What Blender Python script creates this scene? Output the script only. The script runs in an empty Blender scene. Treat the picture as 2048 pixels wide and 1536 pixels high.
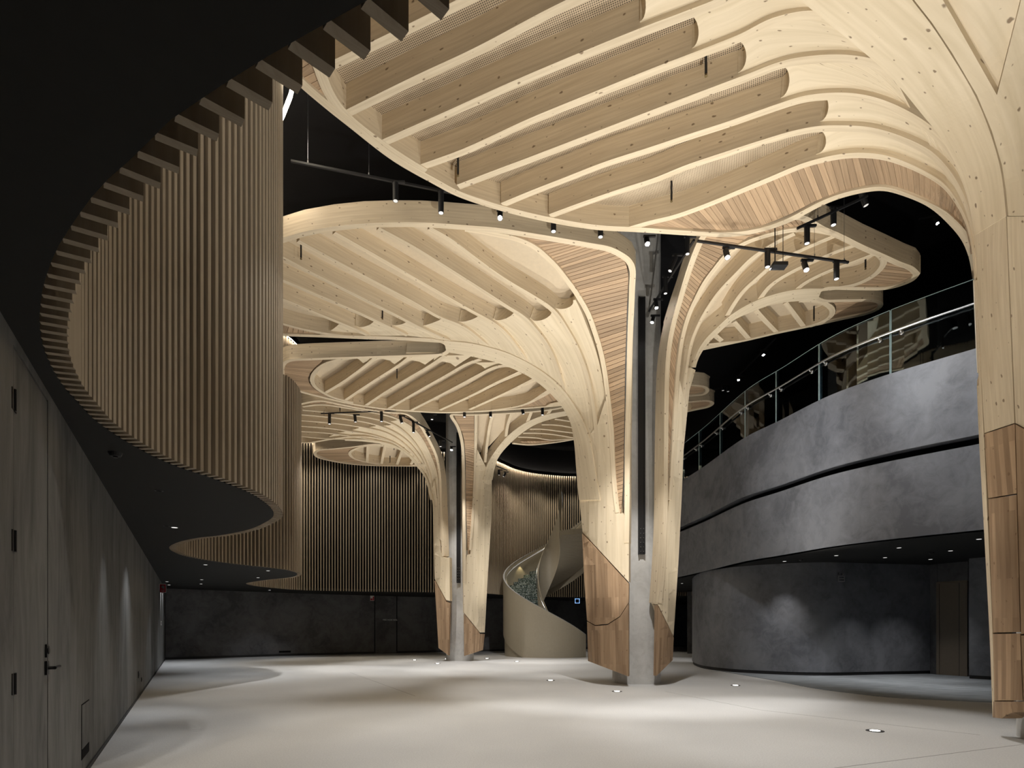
import bpy, bmesh, math, random
import numpy as np
from mathutils import Vector, Matrix
from mathutils.geometry import delaunay_2d_cdt

random.seed(7)
SC = bpy.context.scene
COL = SC.collection

# ------------------------------------------------------------------ camera
H, F, CX, HY = 1.4, 1150.0, 1024.0, 1254.0      # eye height, focal length in px, principal column, horizon row
cam_d = bpy.data.cameras.new('camera')
cam = bpy.data.objects.new('camera', cam_d)
COL.objects.link(cam)
cam.location = (0, 0, H)
cam.rotation_euler = (math.pi / 2, 0, 0)
cam_d.sensor_fit = 'HORIZONTAL'
cam_d.sensor_width = 36.0
cam_d.lens = 36.0 * F / 2048.0
cam_d.shift_y = (HY - 768.0) / 2048.0
cam_d.clip_end = 200
SC.camera = cam

# ------------------------------------------------------------------ world, view
wd = bpy.data.worlds.new('world'); SC.world = wd
wd.use_nodes = True
wd.node_tree.nodes['Background'].inputs[0].default_value = (0.55, 0.6, 0.7, 1)
wd.node_tree.nodes['Background'].inputs[1].default_value = 0.02
SC.view_settings.view_transform = 'Standard'
SC.view_settings.look = 'None'
SC.view_settings.exposure = 0.15
SC.view_settings.gamma = 1.0
SC.view_settings.use_curve_mapping = False
SC.cycles.use_denoising = True
SC.cycles.max_bounces = 6
SC.cycles.diffuse_bounces = 4
SC.cycles.sample_clamp_indirect = 4.0
SC.cycles.use_adaptive_sampling = True
SC.cycles.adaptive_threshold = 0.05
SC.cycles.adaptive_min_samples = 16


# ------------------------------------------------------------------ helpers
def spot(name, loc, aim, watts, deg=70, blend=0.5, col=(1, .95, .88), size=.05, parent=None):
    l = bpy.data.lights.new(name, 'SPOT')
    l.energy = watts; l.color = col; l.spot_size = math.radians(deg); l.spot_blend = blend; l.shadow_soft_size = size
    o = bpy.data.objects.new(name, l); COL.objects.link(o)
    o.location = loc
    d = Vector(aim) - Vector(loc)
    o.rotation_euler = d.to_track_quat('-Z', 'Y').to_euler()
    return o


def point(name, loc, watts, col=(1, .95, .88), size=.1):
    l = bpy.data.lights.new(name, 'POINT'); l.energy = watts; l.color = col; l.shadow_soft_size = size
    o = bpy.data.objects.new(name, l); COL.objects.link(o); o.location = loc
    return o


def W(x, y, z):
    """point at height z seen at pixel (x, y) of the 2048x1536 frame"""
    d = (z - H) * F / (HY - y)
    return Vector(((x - CX) / F * d, d, z))


def D(x, y, d):
    """point at depth d seen at pixel (x, y)"""
    return Vector(((x - CX) / F * d, d, H + (HY - y) / F * d))


def toimg(P):
    P = np.asarray(P, float)
    return np.stack([CX + F * P[..., 0] / P[..., 1], HY - F * (P[..., 2] - H) / P[..., 1]], -1)


def tag(o, label=None, cat=None, group=None, kind=None):
    if label: o['label'] = label
    if cat: o['category'] = cat
    if group: o['group'] = group
    if kind: o['kind'] = kind
    return o


def empty(name, loc=(0, 0, 0), rz=0.0):
    o = bpy.data.objects.new(name, None); COL.objects.link(o)
    o.location = loc; o.rotation_euler = (0, 0, rz); o.empty_display_size = .2
    return o


def mk(name, verts, faces, mat, parent=None, uvs=None, smooth=False, origin=None):
    me = bpy.data.meshes.new(name)
    vv = np.asarray(verts, float)
    if origin is not None:
        vv = vv - np.asarray(origin, float)
    me.from_pydata([tuple(v) for v in vv], [], [tuple(int(i) for i in f) for f in faces])
    if uvs is not None:
        uvl = me.uv_layers.new(name='UVMap')
        li = np.empty(len(me.loops), int); me.loops.foreach_get('vertex_index', li)
        uvl.data.foreach_set('uv', np.asarray(uvs, float)[li].ravel())
    if smooth:
        me.polygons.foreach_set('use_smooth', [True] * len(me.polygons))
    me.materials.append(mat)
    me.update()
    bm = bmesh.new(); bm.from_mesh(me); bmesh.ops.recalc_face_normals(bm, faces=bm.faces); bm.to_mesh(me); bm.free()
    o = bpy.data.objects.new(name, me); COL.objects.link(o)
    if parent is not None:
        o.parent = parent
    return o


class MB:
    """collects solids into one mesh"""
    def __init__(s): s.v = []; s.f = []
    def add(s, v, f):
        n = len(s.v); s.v += [tuple(p) for p in v]; s.f += [tuple(i + n for i in q) for q in f]
    def box(s, c, size, M=None):
        x, y, z = [k / 2 for k in size]
        v = [Vector((a * x, b * y, d * z)) for d in (-1, 1) for a, b in ((-1, -1), (1, -1), (1, 1), (-1, 1))]
        if M is not None: v = [M @ p for p in v]
        v = [p + Vector(c) for p in v]
        s.add(v, [(3, 2, 1, 0), (4, 5, 6, 7), (0, 1, 5, 4), (1, 2, 6, 5), (2, 3, 7, 6), (3, 0, 4, 7)]); return s
    def cyl(s, p0, p1, r0, r1=None, n=16, cap=True):
        r1 = r0 if r1 is None else r1
        p0 = Vector(p0); p1 = Vector(p1); d = (p1 - p0).normalized()
        a = d.orthogonal().normalized(); b = d.cross(a)
        v = []
        for p, r in ((p0, r0), (p1, r1)):
            for k in range(n):
                t = 2 * math.pi * k / n
                v.append(p + (a * math.cos(t) + b * math.sin(t)) * r)
        f = [(k, (k + 1) % n, n + (k + 1) % n, n + k) for k in range(n)]
        if cap: f += [tuple(range(n - 1, -1, -1)), tuple(range(n, 2 * n))]
        s.add(v, f); return s
    def tube(s, pts, r, n=8):
        pts = [Vector(p) for p in pts]; v = []; f = []
        for i, p in enumerate(pts):
            d = (pts[min(i + 1, len(pts) - 1)] - pts[max(i - 1, 0)]).normalized()
            up = Vector((0, 0, 1)) if abs(d.z) < .95 else Vector((1, 0, 0))
            a = d.cross(up).normalized(); b = d.cross(a)
            for k in range(n):
                t = 2 * math.pi * k / n
                v.append(p + (a * math.cos(t) + b * math.sin(t)) * r)
        for i in range(len(pts) - 1):
            for k in range(n):
                f.append((i * n + k, i * n + (k + 1) % n, (i + 1) * n + (k + 1) % n, (i + 1) * n + k))
        f += [tuple(range(n - 1, -1, -1)), tuple((len(pts) - 1) * n + k for k in range(n))]
        s.add(v, f); return s
    def prism(s, poly, z0, z1):
        n = len(poly)
        v = [(p[0], p[1], z0) for p in poly] + [(p[0], p[1], z1) for p in poly]
        f = [(k, (k + 1) % n, n + (k + 1) % n, n + k) for k in range(n)] + [tuple(range(n - 1, -1, -1)), tuple(range(n, 2 * n))]
        s.add(v, f); return s
    def build(s, name, mat, parent=None, smooth=False, origin=None):
        return mk(name, s.v, s.f, mat, parent, smooth=smooth, origin=origin)


def curve(pts, step=8.0, loop=False):
    """Catmull-Rom through 2-D/3-D points, resampled at about `step`"""
    P = np.asarray([list(p) for p in pts], float)
    n = len(P)
    if n < 3 and not loop:
        m = max(2, int(np.linalg.norm(P[1] - P[0]) / step) + 1)
        return P[0] + (P[1] - P[0]) * np.linspace(0, 1, m)[:, None]
    out = []
    segs = n if loop else n - 1
    for i in range(segs):
        if loop:
            a, b, c, d = P[(i - 1) % n], P[i], P[(i + 1) % n], P[(i + 2) % n]
        else:
            b, c = P[i], P[i + 1]
            a = P[i - 1] if i > 0 else 2 * b - c
            d = P[i + 2] if i + 2 < n else 2 * c - b
        # centripetal parameterisation
        t1 = max(np.linalg.norm(b - a), 1e-6) ** .5; t2 = t1 + max(np.linalg.norm(c - b), 1e-6) ** .5
        t3 = t2 + max(np.linalg.norm(d - c), 1e-6) ** .5
        m = max(1, int(np.ceil(np.linalg.norm(c - b) / step)))
        for t in t1 + (t2 - t1) * np.arange(m) / m:
            A1 = (t1 - t) / t1 * a + t / t1 * b
            A2 = (t2 - t) / (t2 - t1) * b + (t - t1) / (t2 - t1) * c
            A3 = (t3 - t) / (t3 - t2) * c + (t - t2) / (t3 - t2) * d
            B1 = (t2 - t) / t2 * A1 + t / t2 * A2
            B2 = (t3 - t) / (t3 - t1) * A2 + (t - t1) / (t3 - t1) * A3
            out.append((t2 - t) / (t2 - t1) * B1 + (t - t1) / (t2 - t1) * B2)
    if not loop: out.append(P[-1])
    return np.array(out)


def resample(P, n):
    P = np.asarray(P, float)
    s = np.concatenate([[0], np.cumsum(np.linalg.norm(np.diff(P, axis=0), axis=1))])
    t = np.linspace(0, s[-1], n)
    return np.stack([np.interp(t, s, P[:, k]) for k in range(P.shape[1])], -1)


def nearest(P, q):
    return int(np.argmin(((P - np.asarray(q, float)) ** 2).sum(1)))


# ------------------------------------------------------------------ materials
def nodes_of(m):
    m.use_nodes = True
    return m.node_tree.nodes, m.node_tree.links, m.node_tree.nodes['Principled BSDF']


def mat_plain(name, col, rough=.6, metal=0.0, spec=.4):
    m = bpy.data.materials.new(name); n, l, b = nodes_of(m)
    b.inputs['Roughness'].default_value = rough; b.inputs['Metallic'].default_value = metal
    b.inputs['Specular IOR Level'].default_value = spec
    tc = n.new('ShaderNodeTexCoord'); no = n.new('ShaderNodeTexNoise'); no.inputs['Scale'].default_value = 14
    no.inputs['Detail'].default_value = 4
    mx = n.new('ShaderNodeMix'); mx.data_type = 'RGBA'
    mx.inputs[6].default_value = tuple(c * .92 for c in col) + (1,)
    mx.inputs[7].default_value = tuple(min(1, c * 1.08) for c in col) + (1,)
    l.new(tc.outputs['Object'], no.inputs['Vector']); l.new(no.outputs['Fac'], mx.inputs[0]); l.new(mx.outputs[2], b.inputs['Base Color'])
    return m


def mat_emit(name, col, s):
    m = bpy.data.materials.new(name); n, l, b = nodes_of(m)
    b.inputs['Base Color'].default_value = (.8, .8, .8, 1)
    b.inputs['Emission Color'].default_value = tuple(col) + (1,)
    b.inputs['Emission Strength'].default_value = s
    if name != 'led_strip':
        m.cycles.emission_sampling = 'NONE'      # small lenses: the lamps carry their light
    return m


def ramp(n, stops):
    r = n.new('ShaderNodeValToRGB')
    e = r.color_ramp.elements
    e[0].position, e[0].color = stops[0][0], tuple(stops[0][1]) + (1,)
    e[1].position, e[1].color = stops[-1][0], tuple(stops[-1][1]) + (1,)
    for p, c in stops[1:-1]:
        k = e.new(p); k.color = tuple(c) + (1,)
    return r


def mat_wood(name, dark, light, knots=True, rough=.55, along=1.2, across=26, var=.12, knot_col=(.16, .10, .055), stave=0):
    """timber with the grain running along U"""
    m = bpy.data.materials.new(name); n, l, b = nodes_of(m)
    b.inputs['Roughness'].default_value = rough; b.inputs['Specular IOR Level'].default_value = .25
    uv = n.new('ShaderNodeUVMap'); oi = n.new('ShaderNodeObjectInfo')
    off = n.new('ShaderNodeVectorMath'); off.operation = 'ADD'
    rnd = n.new('ShaderNodeVectorMath'); rnd.operation = 'SCALE'; rnd.inputs['Scale'].default_value = 40
    comb = n.new('ShaderNodeCombineXYZ'); l.new(oi.outputs['Random'], comb.inputs[0]); l.new(oi.outputs['Random'], comb.inputs[1])
    l.new(comb.outputs[0], rnd.inputs[0]); l.new(uv.outputs[0], off.inputs[0]); l.new(rnd.outputs[0], off.inputs[1])
    mp = n.new('ShaderNodeMapping'); mp.inputs['Scale'].default_value = (along, across, 1)
    l.new(off.outputs[0], mp.inputs[0])
    no = n.new('ShaderNodeTexNoise'); no.inputs['Scale'].default_value = 1; no.inputs['Detail'].default_value = 6; no.inputs['Distortion'].default_value = .4
    l.new(mp.outputs[0], no.inputs['Vector'])
    r = ramp(n, [(.3, dark), (.72, light)])
    l.new(no.outputs['Fac'], r.inputs[0])
    col = r.outputs[0]
    if stave:
        br = n.new('ShaderNodeTexBrick'); br.offset = .37; br.inputs['Scale'].default_value = 1
        br.inputs['Brick Width'].default_value = 1.3; br.inputs['Row Height'].default_value = stave; br.inputs['Mortar Size'].default_value = .0008
        br.inputs['Color1'].default_value = (.62, .58, .55, 1); br.inputs['Color2'].default_value = (1.12, 1.1, 1.08, 1)
        br.inputs['Mortar'].default_value = (.7, .66, .62, 1)
        l.new(off.outputs[0], br.inputs['Vector'])
        mm = n.new('ShaderNodeMix'); mm.data_type = 'RGBA'; mm.blend_type = 'MULTIPLY'; mm.inputs[0].default_value = .85
        l.new(col, mm.inputs[6]); l.new(br.outputs['Color'], mm.inputs[7]); col = mm.outputs[2]
    # whole-piece tone
    hs = n.new('ShaderNodeHueSaturation')
    mr = n.new('ShaderNodeMapRange'); mr.inputs[3].default_value = 1 - var; mr.inputs[4].default_value = 1 + var
    l.new(oi.outputs['Random'], mr.inputs[0]); l.new(mr.outputs[0], hs.inputs['Value']); l.new(col, hs.inputs['Color']); col = hs.outputs[0]
    if knots:
        mk_ = n.new('ShaderNodeMapping'); mk_.inputs['Scale'].default_value = (3.6, 5.6, 1); l.new(off.outputs[0], mk_.inputs[0])
        nd = n.new('ShaderNodeTexNoise'); nd.inputs['Scale'].default_value = 3; l.new(mk_.outputs[0], nd.inputs['Vector'])
        vm = n.new('ShaderNodeVectorMath'); vm.operation = 'MULTIPLY_ADD'; vm.inputs[1].default_value = (.25, .25, 0)
        l.new(nd.outputs['Color'], vm.inputs[0]); l.new(mk_.outputs[0], vm.inputs[2])
        vo = n.new('ShaderNodeTexVoronoi'); vo.voronoi_dimensions = '2D'; vo.inputs['Scale'].default_value = 1
        l.new(vm.outputs[0], vo.inputs['Vector'])
        sep = n.new('ShaderNodeSeparateColor'); l.new(vo.outputs['Color'], sep.inputs[0])
        thr = n.new('ShaderNodeMapRange'); thr.inputs[1].default_value = .25; thr.inputs[2].default_value = 1; thr.inputs[3].default_value = 0; thr.inputs[4].default_value = .095
        l.new(sep.outputs[0], thr.inputs[0])
        sub = n.new('ShaderNodeMath'); sub.operation = 'SUBTRACT'; l.new(thr.outputs[0], sub.inputs[0]); l.new(vo.outputs['Distance'], sub.inputs[1])
        ms = n.new('ShaderNodeMapRange'); ms.inputs[1].default_value = -.012; ms.inputs[2].default_value = .03; l.new(sub.outputs[0], ms.inputs[0])
        ml = n.new('ShaderNodeMath'); ml.operation = 'MULTIPLY'; ml.inputs[1].default_value = .8; l.new(ms.outputs[0], ml.inputs[0])
        mx = n.new('ShaderNodeMix'); mx.data_type = 'RGBA'; mx.inputs[7].default_value = knot_col + (1,)
        l.new(ml.outputs[0], mx.inputs[0]); l.new(col, mx.inputs[6]); col = mx.outputs[2]
    l.new(col, b.inputs['Base Color'])
    return m


def mat_plaster(name, dark, light, rough=.55, scale=1.0, streak=(1, 1, 1), spec=.35):
    m = bpy.data.materials.new(name); n, l, b = nodes_of(m)
    b.inputs['Specular IOR Level'].default_value = spec
    tc = n.new('ShaderNodeTexCoord'); mp = n.new('ShaderNodeMapping'); mp.inputs['Scale'].default_value = tuple(scale * s for s in streak)
    l.new(tc.outputs['Object'], mp.inputs[0])
    a = n.new('ShaderNodeTexNoise'); a.inputs['Scale'].default_value = .8; a.inputs['Detail'].default_value = 8; a.inputs['Roughness'].default_value = .62; a.inputs['Distortion'].default_value = .5
    c = n.new('ShaderNodeTexNoise'); c.inputs['Scale'].default_value = 3.6; c.inputs['Detail'].default_value = 8; c.inputs['Roughness'].default_value = .68; c.inputs['Distortion'].default_value = .9
    l.new(mp.outputs[0], a.inputs['Vector']); l.new(mp.outputs[0], c.inputs['Vector'])
    ad = n.new('ShaderNodeMath'); ad.operation = 'MULTIPLY_ADD'; ad.inputs[1].default_value = .55
    l.new(c.outputs['Fac'], ad.inputs[0]); l.new(a.outputs['Fac'], ad.inputs[2])
    r = ramp(n, [(.63, dark), (.74, tuple((a_ + b_) / 2 for a_, b_ in zip(dark, light))), (.90, light)]); l.new(ad.outputs[0], r.inputs[0]); l.new(r.outputs[0], b.inputs['Base Color'])
    mr = n.new('ShaderNodeMapRange'); mr.inputs[3].default_value = rough + .12; mr.inputs[4].default_value = rough - .12
    l.new(c.outputs['Fac'], mr.inputs[0]); l.new(mr.outputs[0], b.inputs['Roughness'])
    return m


def mat_deck():
    """perforated timber acoustic board: round holes on a 25 mm grid"""
    m = bpy.data.materials.new('perforated_board'); n, l, b = nodes_of(m)
    b.inputs['Roughness'].default_value = .6
    tc = n.new('ShaderNodeTexCoord'); mp = n.new('ShaderNodeMapping'); mp.inputs['Rotation'].default_value = (0, 0, math.radians(23))
    mp.inputs['Scale'].default_value = (40, 40, 40)
    l.new(tc.outputs['Object'], mp.inputs[0])
    fr = n.new('ShaderNodeVectorMath'); fr.operation = 'FRACTION'; l.new(mp.outputs[0], fr.inputs[0])
    sb = n.new('ShaderNodeVectorMath'); sb.operation = 'SUBTRACT'; sb.inputs[1].default_value = (.5, .5, 0); l.new(fr.outputs[0], sb.inputs[0])
    sx = n.new('ShaderNodeSeparateXYZ'); l.new(sb.outputs[0], sx.inputs[0])
    cx = n.new('ShaderNodeCombineXYZ'); l.new(sx.outputs[0], cx.inputs[0]); l.new(sx.outputs[1], cx.inputs[1])
    ln = n.new('ShaderNodeVectorMath'); ln.operation = 'LENGTH'; l.new(cx.outputs[0], ln.inputs[0])
    lt = n.new('ShaderNodeMapRange'); lt.inputs[1].default_value = .24; lt.inputs[2].default_value = .32; l.new(ln.outputs['Value'], lt.inputs[0])
    no = n.new('ShaderNodeTexNoise'); no.inputs['Scale'].default_value = 3; l.new(tc.outputs['Object'], no.inputs['Vector'])
    r = ramp(n, [(.3, (.50, .40, .28)), (.7, (.60, .49, .35))]); l.new(no.outputs['Fac'], r.inputs[0])
    mx = n.new('ShaderNodeMix'); mx.data_type = 'RGBA'; mx.inputs[6].default_value = (.05, .035, .022, 1)
    l.new(lt.outputs[0], mx.inputs[0]); l.new(r.outputs[0], mx.inputs[7]); l.new(mx.outputs[2], b.inputs['Base Color'])
    return m


def mat_glass(name, tint=(.80, .88, .9), ior=1.5):
    m = bpy.data.materials.new(name); m.use_nodes = True
    n, l = m.node_tree.nodes, m.node_tree.links
    n.remove(n['Principled BSDF'])
    out = n['Material Output']
    tr = n.new('ShaderNodeBsdfTransparent'); tr.inputs[0].default_value = tint + (1,)
    gl = n.new('ShaderNodeBsdfGlossy'); gl.inputs['Roughness'].default_value = .01; gl.inputs['Color'].default_value = (.9, .95, 1, 1)
    fr = n.new('ShaderNodeFresnel'); fr.inputs['IOR'].default_value = ior
    mx = n.new('ShaderNodeMixShader')
    l.new(fr.outputs[0], mx.inputs[0]); l.new(tr.outputs[0], mx.inputs[1]); l.new(gl.outputs[0], mx.inputs[2]); l.new(mx.outputs[0], out.inputs[0])
    return m


def mat_marble():
    m = bpy.data.materials.new('green_marble'); n, l, b = nodes_of(m)
    b.inputs['Roughness'].default_value = .2
    tc = n.new('ShaderNodeTexCoord'); no = n.new('ShaderNodeTexNoise'); no.inputs['Scale'].default_value = 3.5; no.inputs['Detail'].default_value = 9; no.inputs['Distortion'].default_value = 5
    l.new(tc.outputs['Object'], no.inputs['Vector'])
    r = ramp(n, [(.35, (.03, .045, .04)), (.52, (.08, .11, .10)), (.58, (.45, .5, .48)), (.66, (.06, .08, .075))]); l.new(no.outputs['Fac'], r.inputs[0])
    l.new(r.outputs[0], b.inputs['Base Color'])
    return m


def mat_floor():
    m = bpy.data.materials.new('polished_concrete'); n, l, b = nodes_of(m)
    tc = n.new('ShaderNodeTexCoord')
    a = n.new('ShaderNodeTexNoise'); a.inputs['Scale'].default_value = .35; a.inputs['Detail'].default_value = 6
    c = n.new('ShaderNodeTexNoise'); c.inputs['Scale'].default_value = 60; c.inputs['Detail'].default_value = 3
    l.new(tc.outputs['Object'], a.inputs['Vector']); l.new(tc.outputs['Object'], c.inputs['Vector'])
    r = ramp(n, [(.3, (.51, .515, .52)), (.7, (.62, .622, .622))]); l.new(a.outputs['Fac'], r.inputs[0])
    r2 = ramp(n, [(.35, (.86, .86, .86)), (.62, (1, 1, 1))]); l.new(c.outputs['Fac'], r2.inputs[0])
    mm = n.new('ShaderNodeMix'); mm.data_type = 'RGBA'; mm.blend_type = 'MULTIPLY'; mm.inputs[0].default_value = 1
    l.new(r.outputs[0], mm.inputs[6]); l.new(r2.outputs[0], mm.inputs[7]); l.new(mm.outputs[2], b.inputs['Base Color'])
    mr = n.new('ShaderNodeMapRange'); mr.inputs[3].default_value = .42; mr.inputs[4].default_value = .58; l.new(a.outputs['Fac'], mr.inputs[0]); l.new(mr.outputs[0], b.inputs['Roughness'])
    b.inputs['Specular IOR Level'].default_value = .35
    return m


def mat_carpet():
    m = bpy.data.materials.new('woven_carpet'); n, l, b = nodes_of(m)
    b.inputs['Roughness'].default_value = .95; b.inputs['Specular IOR Level'].default_value = .05
    tc = n.new('ShaderNodeTexCoord'); mp = n.new('ShaderNodeMapping'); mp.inputs['Scale'].default_value = (1.5, 14, 1); mp.inputs['Rotation'].default_value = (0, 0, .5)
    l.new(tc.outputs['Object'], mp.inputs[0])
    a = n.new('ShaderNodeTexNoise'); a.inputs['Scale'].default_value = 1.2; a.inputs['Detail'].default_value = 8; l.new(mp.outputs[0], a.inputs['Vector'])
    r = ramp(n, [(.3, (.17, .19, .21)), (.7, (.33, .355, .38))]); l.new(a.outputs['Fac'], r.inputs[0]); l.new(r.outputs[0], b.inputs['Base Color'])
    return m


M = {}
M['spruce'] = mat_wood('pale_spruce', (.61, .50, .35), (.745, .635, .47), var=.06)
M['panel'] = mat_wood('pale_spruce_panel', (.64, .535, .375), (.765, .655, .49), var=.05, across=12, along=.8)
M['batten'] = mat_wood('brown_batten', (.35, .24, .148), (.47, .335, .215), knots=False, var=.22, across=40)
M['clad'] = mat_wood('oak_cladding', (.36, .245, .155), (.48, .345, .225), knots=True, var=.08, across=18, stave=.075, knot_col=(.2, .12, .07))
M['slat'] = mat_wood('slat_timber', (.30, .245, .18), (.38, .32, .245), knots=False, var=.06, rough=.5)
M['deck'] = mat_deck()
M['board'] = mat_plain('plain_timber_board', (.62, .52, .385), .6, spec=.2)
M['black'] = mat_plain('matt_black_paint', (.007, .007, .008), .8, spec=.08)
M['soffit'] = mat_plain('dark_soffit_paint', (.028, .028, .027), .75, spec=.12)
M['metal_black'] = mat_plain('black_powder_coat', (.012, .012, .013), .45)
M['steel'] = mat_plain('brushed_steel', (.55, .56, .57), .3, 1.0)
M['concrete'] = mat_plaster('grey_concrete', (.46, .455, .44), (.58, .575, .56), .7, 1.4)
M['plaster_r'] = mat_plaster('blue_grey_plaster', (.125, .131, .148), (.215, .223, .247), .5, .9)
M['plaster_l'] = mat_plaster('brushed_grey_plaster', (.065, .065, .064), (.165, .163, .158), .55, .8, (1.5, 1.5, .35))
M['plaster_b'] = mat_plaster('charcoal_plaster', (.075, .075, .078), (.145, .145, .152), .5, .8)
M['skirt'] = mat_plain('dark_skirting', (.03, .03, .031), .6)
M['taupe'] = mat_plain('taupe_metal_paint', (.33, .29, .22), .42, spec=.45)
M['door_taupe'] = mat_plain('taupe_door_paint', (.20, .165, .125), .5)
M['marble'] = mat_marble()
M['floor'] = mat_floor()
M['carpet'] = mat_carpet()
M['glass'] = mat_glass('clear_balustrade_glass', ior=1.75)
M['glass_edge'] = mat_plain('green_glass_edge', (.5, .66, .66), .2)
M['red'] = mat_plain('red_sign', (.45, .02, .03), .5)
M['white'] = mat_plain('white_print', (.75, .75, .74), .6)
M['greyprint'] = mat_plain('grey_print', (.30, .30, .31), .6)
M['blue_lit'] = mat_emit('blue_lit_screen', (.25, .5, 1), 1.2)
M['led'] = mat_emit('led_strip', (1, .88, .70), 34)
M['lens_hot'] = mat_emit('spotlight_lens_bright', (1, .97, .95), 90)
M['lens'] = mat_emit('spotlight_lens', (1, .97, .95), .7)
M['lens_dim'] = mat_emit('spotlight_lens_dim', (1, .97, .95), .25)
M['lens_floor'] = mat_emit('floor_light_lens', (1, .98, .95), 8)
M['joint'] = mat_plain('floor_joint_filler', (.20, .20, .195), .8)
M['brass'] = mat_plain('brass_tip', (.16, .12, .06), .5, 1.0)


# ------------------------------------------------------------------ leaf surface of a timber tree
class Leaf:
    """trumpet-shaped underside of a tree half: surface of revolution z = G(r) round a vertical axis"""
    def __init__(s, ax, ay, prof, root):
        s.a = np.array([ax, ay]); s.root = root; s.org = np.array(root.location)
        c = curve(prof, .04)
        r = c[:, 0].copy(); z = c[:, 1].copy()
        for i in range(1, len(r)): r[i] = max(r[i], r[i - 1] + 1e-4); z[i] = max(z[i], z[i - 1])
        s.r = np.concatenate([[r[0] - .05], r, [60]]); s.z = np.concatenate([[-4], z, [z[-1] + .02]])
    def G(s, r): return np.interp(r, s.r, s.z)
    def proj(s, px):
        px = np.atleast_2d(np.asarray(px, float))
        d = np.stack([(px[:, 0] - CX) / F, np.ones(len(px)), (HY - px[:, 1]) / F], -1)
        def f(t):
            P = d[:, None, :] * t[:, :, None] if t.ndim == 2 else d * t[:, None]
            r = np.hypot(P[..., 0] - s.a[0], P[..., 1] - s.a[1])
            return P[..., 2] + H - s.G(r)
        ts = np.linspace(max(.8, 0), s.a[1] + 9, 700)
        T = np.broadcast_to(ts, (len(px), len(ts)))
        v = f(T)
        hit = v >= 0
        idx = np.where(hit.any(1), hit.argmax(1), v.argmax(1))
        lo = ts[np.maximum(idx - 1, 0)]; hi = ts[idx].copy()
        ok = hit.any(1)
        for _ in range(26):
            m = .5 * (lo + hi); g = f(m) >= 0
            hi = np.where(g, m, hi); lo = np.where(g, lo, m)
        t = np.where(ok, hi, ts[idx])
        P = d * t[:, None]; P[:, 2] += H
        rv = P[:, :2] - s.a; r = np.linalg.norm(rv, axis=1)
        bad = ~ok
        if bad.any():       # ray just misses: take the surface point at that height
            zz = P[bad, 2]; rr = np.interp(zz, s.z, s.r)
            P[bad, :2] = s.a + rv[bad] / r[bad, None] * np.minimum(rr, r[bad])[:, None]
            rv = P[:, :2] - s.a; r = np.linalg.norm(rv, axis=1)
        e = .03
        mslope = np.clip((s.G(r + e) - s.G(r - e)) / (2 * e), 0, 40)
        N = np.stack([-mslope * rv[:, 0] / r, -mslope * rv[:, 1] / r, np.ones(len(r))], -1)
        N /= np.linalg.norm(N, axis=1)[:, None]
        return P, N

    def strip(s, name, px, w, depth, mat, parent, side=0, off=0.0, step=9, smooth_px=True, loop=False):
        """a bent timber: lies on the surface along the traced line; side -1/0/+1 = left of / centred on / right of the direction of travel as seen"""
        q = curve(px, step, loop) if smooth_px else np.asarray(px, float)
        if smooth_px and not loop and len(q) > 8:          # iron out tracing wobble without shrinking the curve
            for it in range(40):
                m_ = .5 if it % 2 == 0 else -.52
                q[1:-1] += m_ * (.5 * (q[:-2] + q[2:]) - q[1:-1])
        P, N = s.proj(q)
        T = np.gradient(P, axis=0)
        if loop:
            T = np.roll(P, -1, 0) - np.roll(P, 1, 0)
        T /= np.maximum(np.linalg.norm(T, axis=1), 1e-9)[:, None]
        B = np.cross(T, N); B /= np.maximum(np.linalg.norm(B, axis=1), 1e-9)[:, None]
        k = len(q) // 2
        e = toimg(P[k] + B[k] * .05) - toimg(P[k]); tt = toimg(P[min(k + 1, len(q) - 1)]) - toimg(P[k - 1])
        right = np.sign(tt[0] * e[1] - tt[1] * e[0])       # +1: B points to the right of travel (y down)
        if right == 0: right = 1
        B = B * right
        a0, a1 = {0: (-w / 2, w / 2), 1: (0, w), -1: (-w, 0)}[side]
        s.k = getattr(s, 'k', 0) + 1
        off = off + {'edge_beam': 0.0, 'ring_beam': .003}.get(name, .006 + .0011 * (s.k % 9))      # members are never exactly flush
        base = P + N * off
        A = base + B * a0; C = base + B * a1
        n = len(q)
        V = np.stack([A, C, C + N * depth, A + N * depth], 1).reshape(-1, 3)
        L = np.concatenate([[0], np.cumsum(np.linalg.norm(np.diff(P, axis=0), axis=1))])
        UV = np.stack([np.stack([L, np.full(n, x)], -1) for x in (0, w, w + depth, -depth)], 1).reshape(-1, 2)
        Fc = []
        for i in range(n if loop else n - 1):
            j = (i + 1) % n
            for k in range(4):
                Fc.append((i * 4 + k, i * 4 + (k + 1) % 4, j * 4 + (k + 1) % 4, j * 4 + k))
        if not loop: Fc += [(3, 2, 1, 0), tuple((n - 1) * 4 + k for k in range(4))]
        return mk(name, V, Fc, mat, parent, UV, origin=s.org)

    def grid(s, name, PX, off, thick, mat, parent, swap=False):
        """solid patch from a (nu, nv, 2) grid of traced points"""
        nu, nv = PX.shape[:2]
        P, N = s.proj(PX.reshape(-1, 2))
        oo = np.repeat(np.broadcast_to(np.asarray(off, float), (nu,)), nv)[:, None]
        A = P + N * oo; Bt = P + N * ((off if np.isscalar(off) else oo.max()) + thick)
        V = np.concatenate([A, Bt]); n = nu * nv
        G3 = A.reshape(nu, nv, 3)
        U = np.concatenate([np.zeros((1, nv)), np.cumsum(np.linalg.norm(np.diff(G3, axis=0), axis=2), 0)])
        U = np.repeat(U.mean(1)[:, None], nv, 1)
        Vv = np.concatenate([np.zeros((nu, 1)), np.cumsum(np.linalg.norm(np.diff(G3, axis=1), axis=2), 1)], 1)
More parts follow.
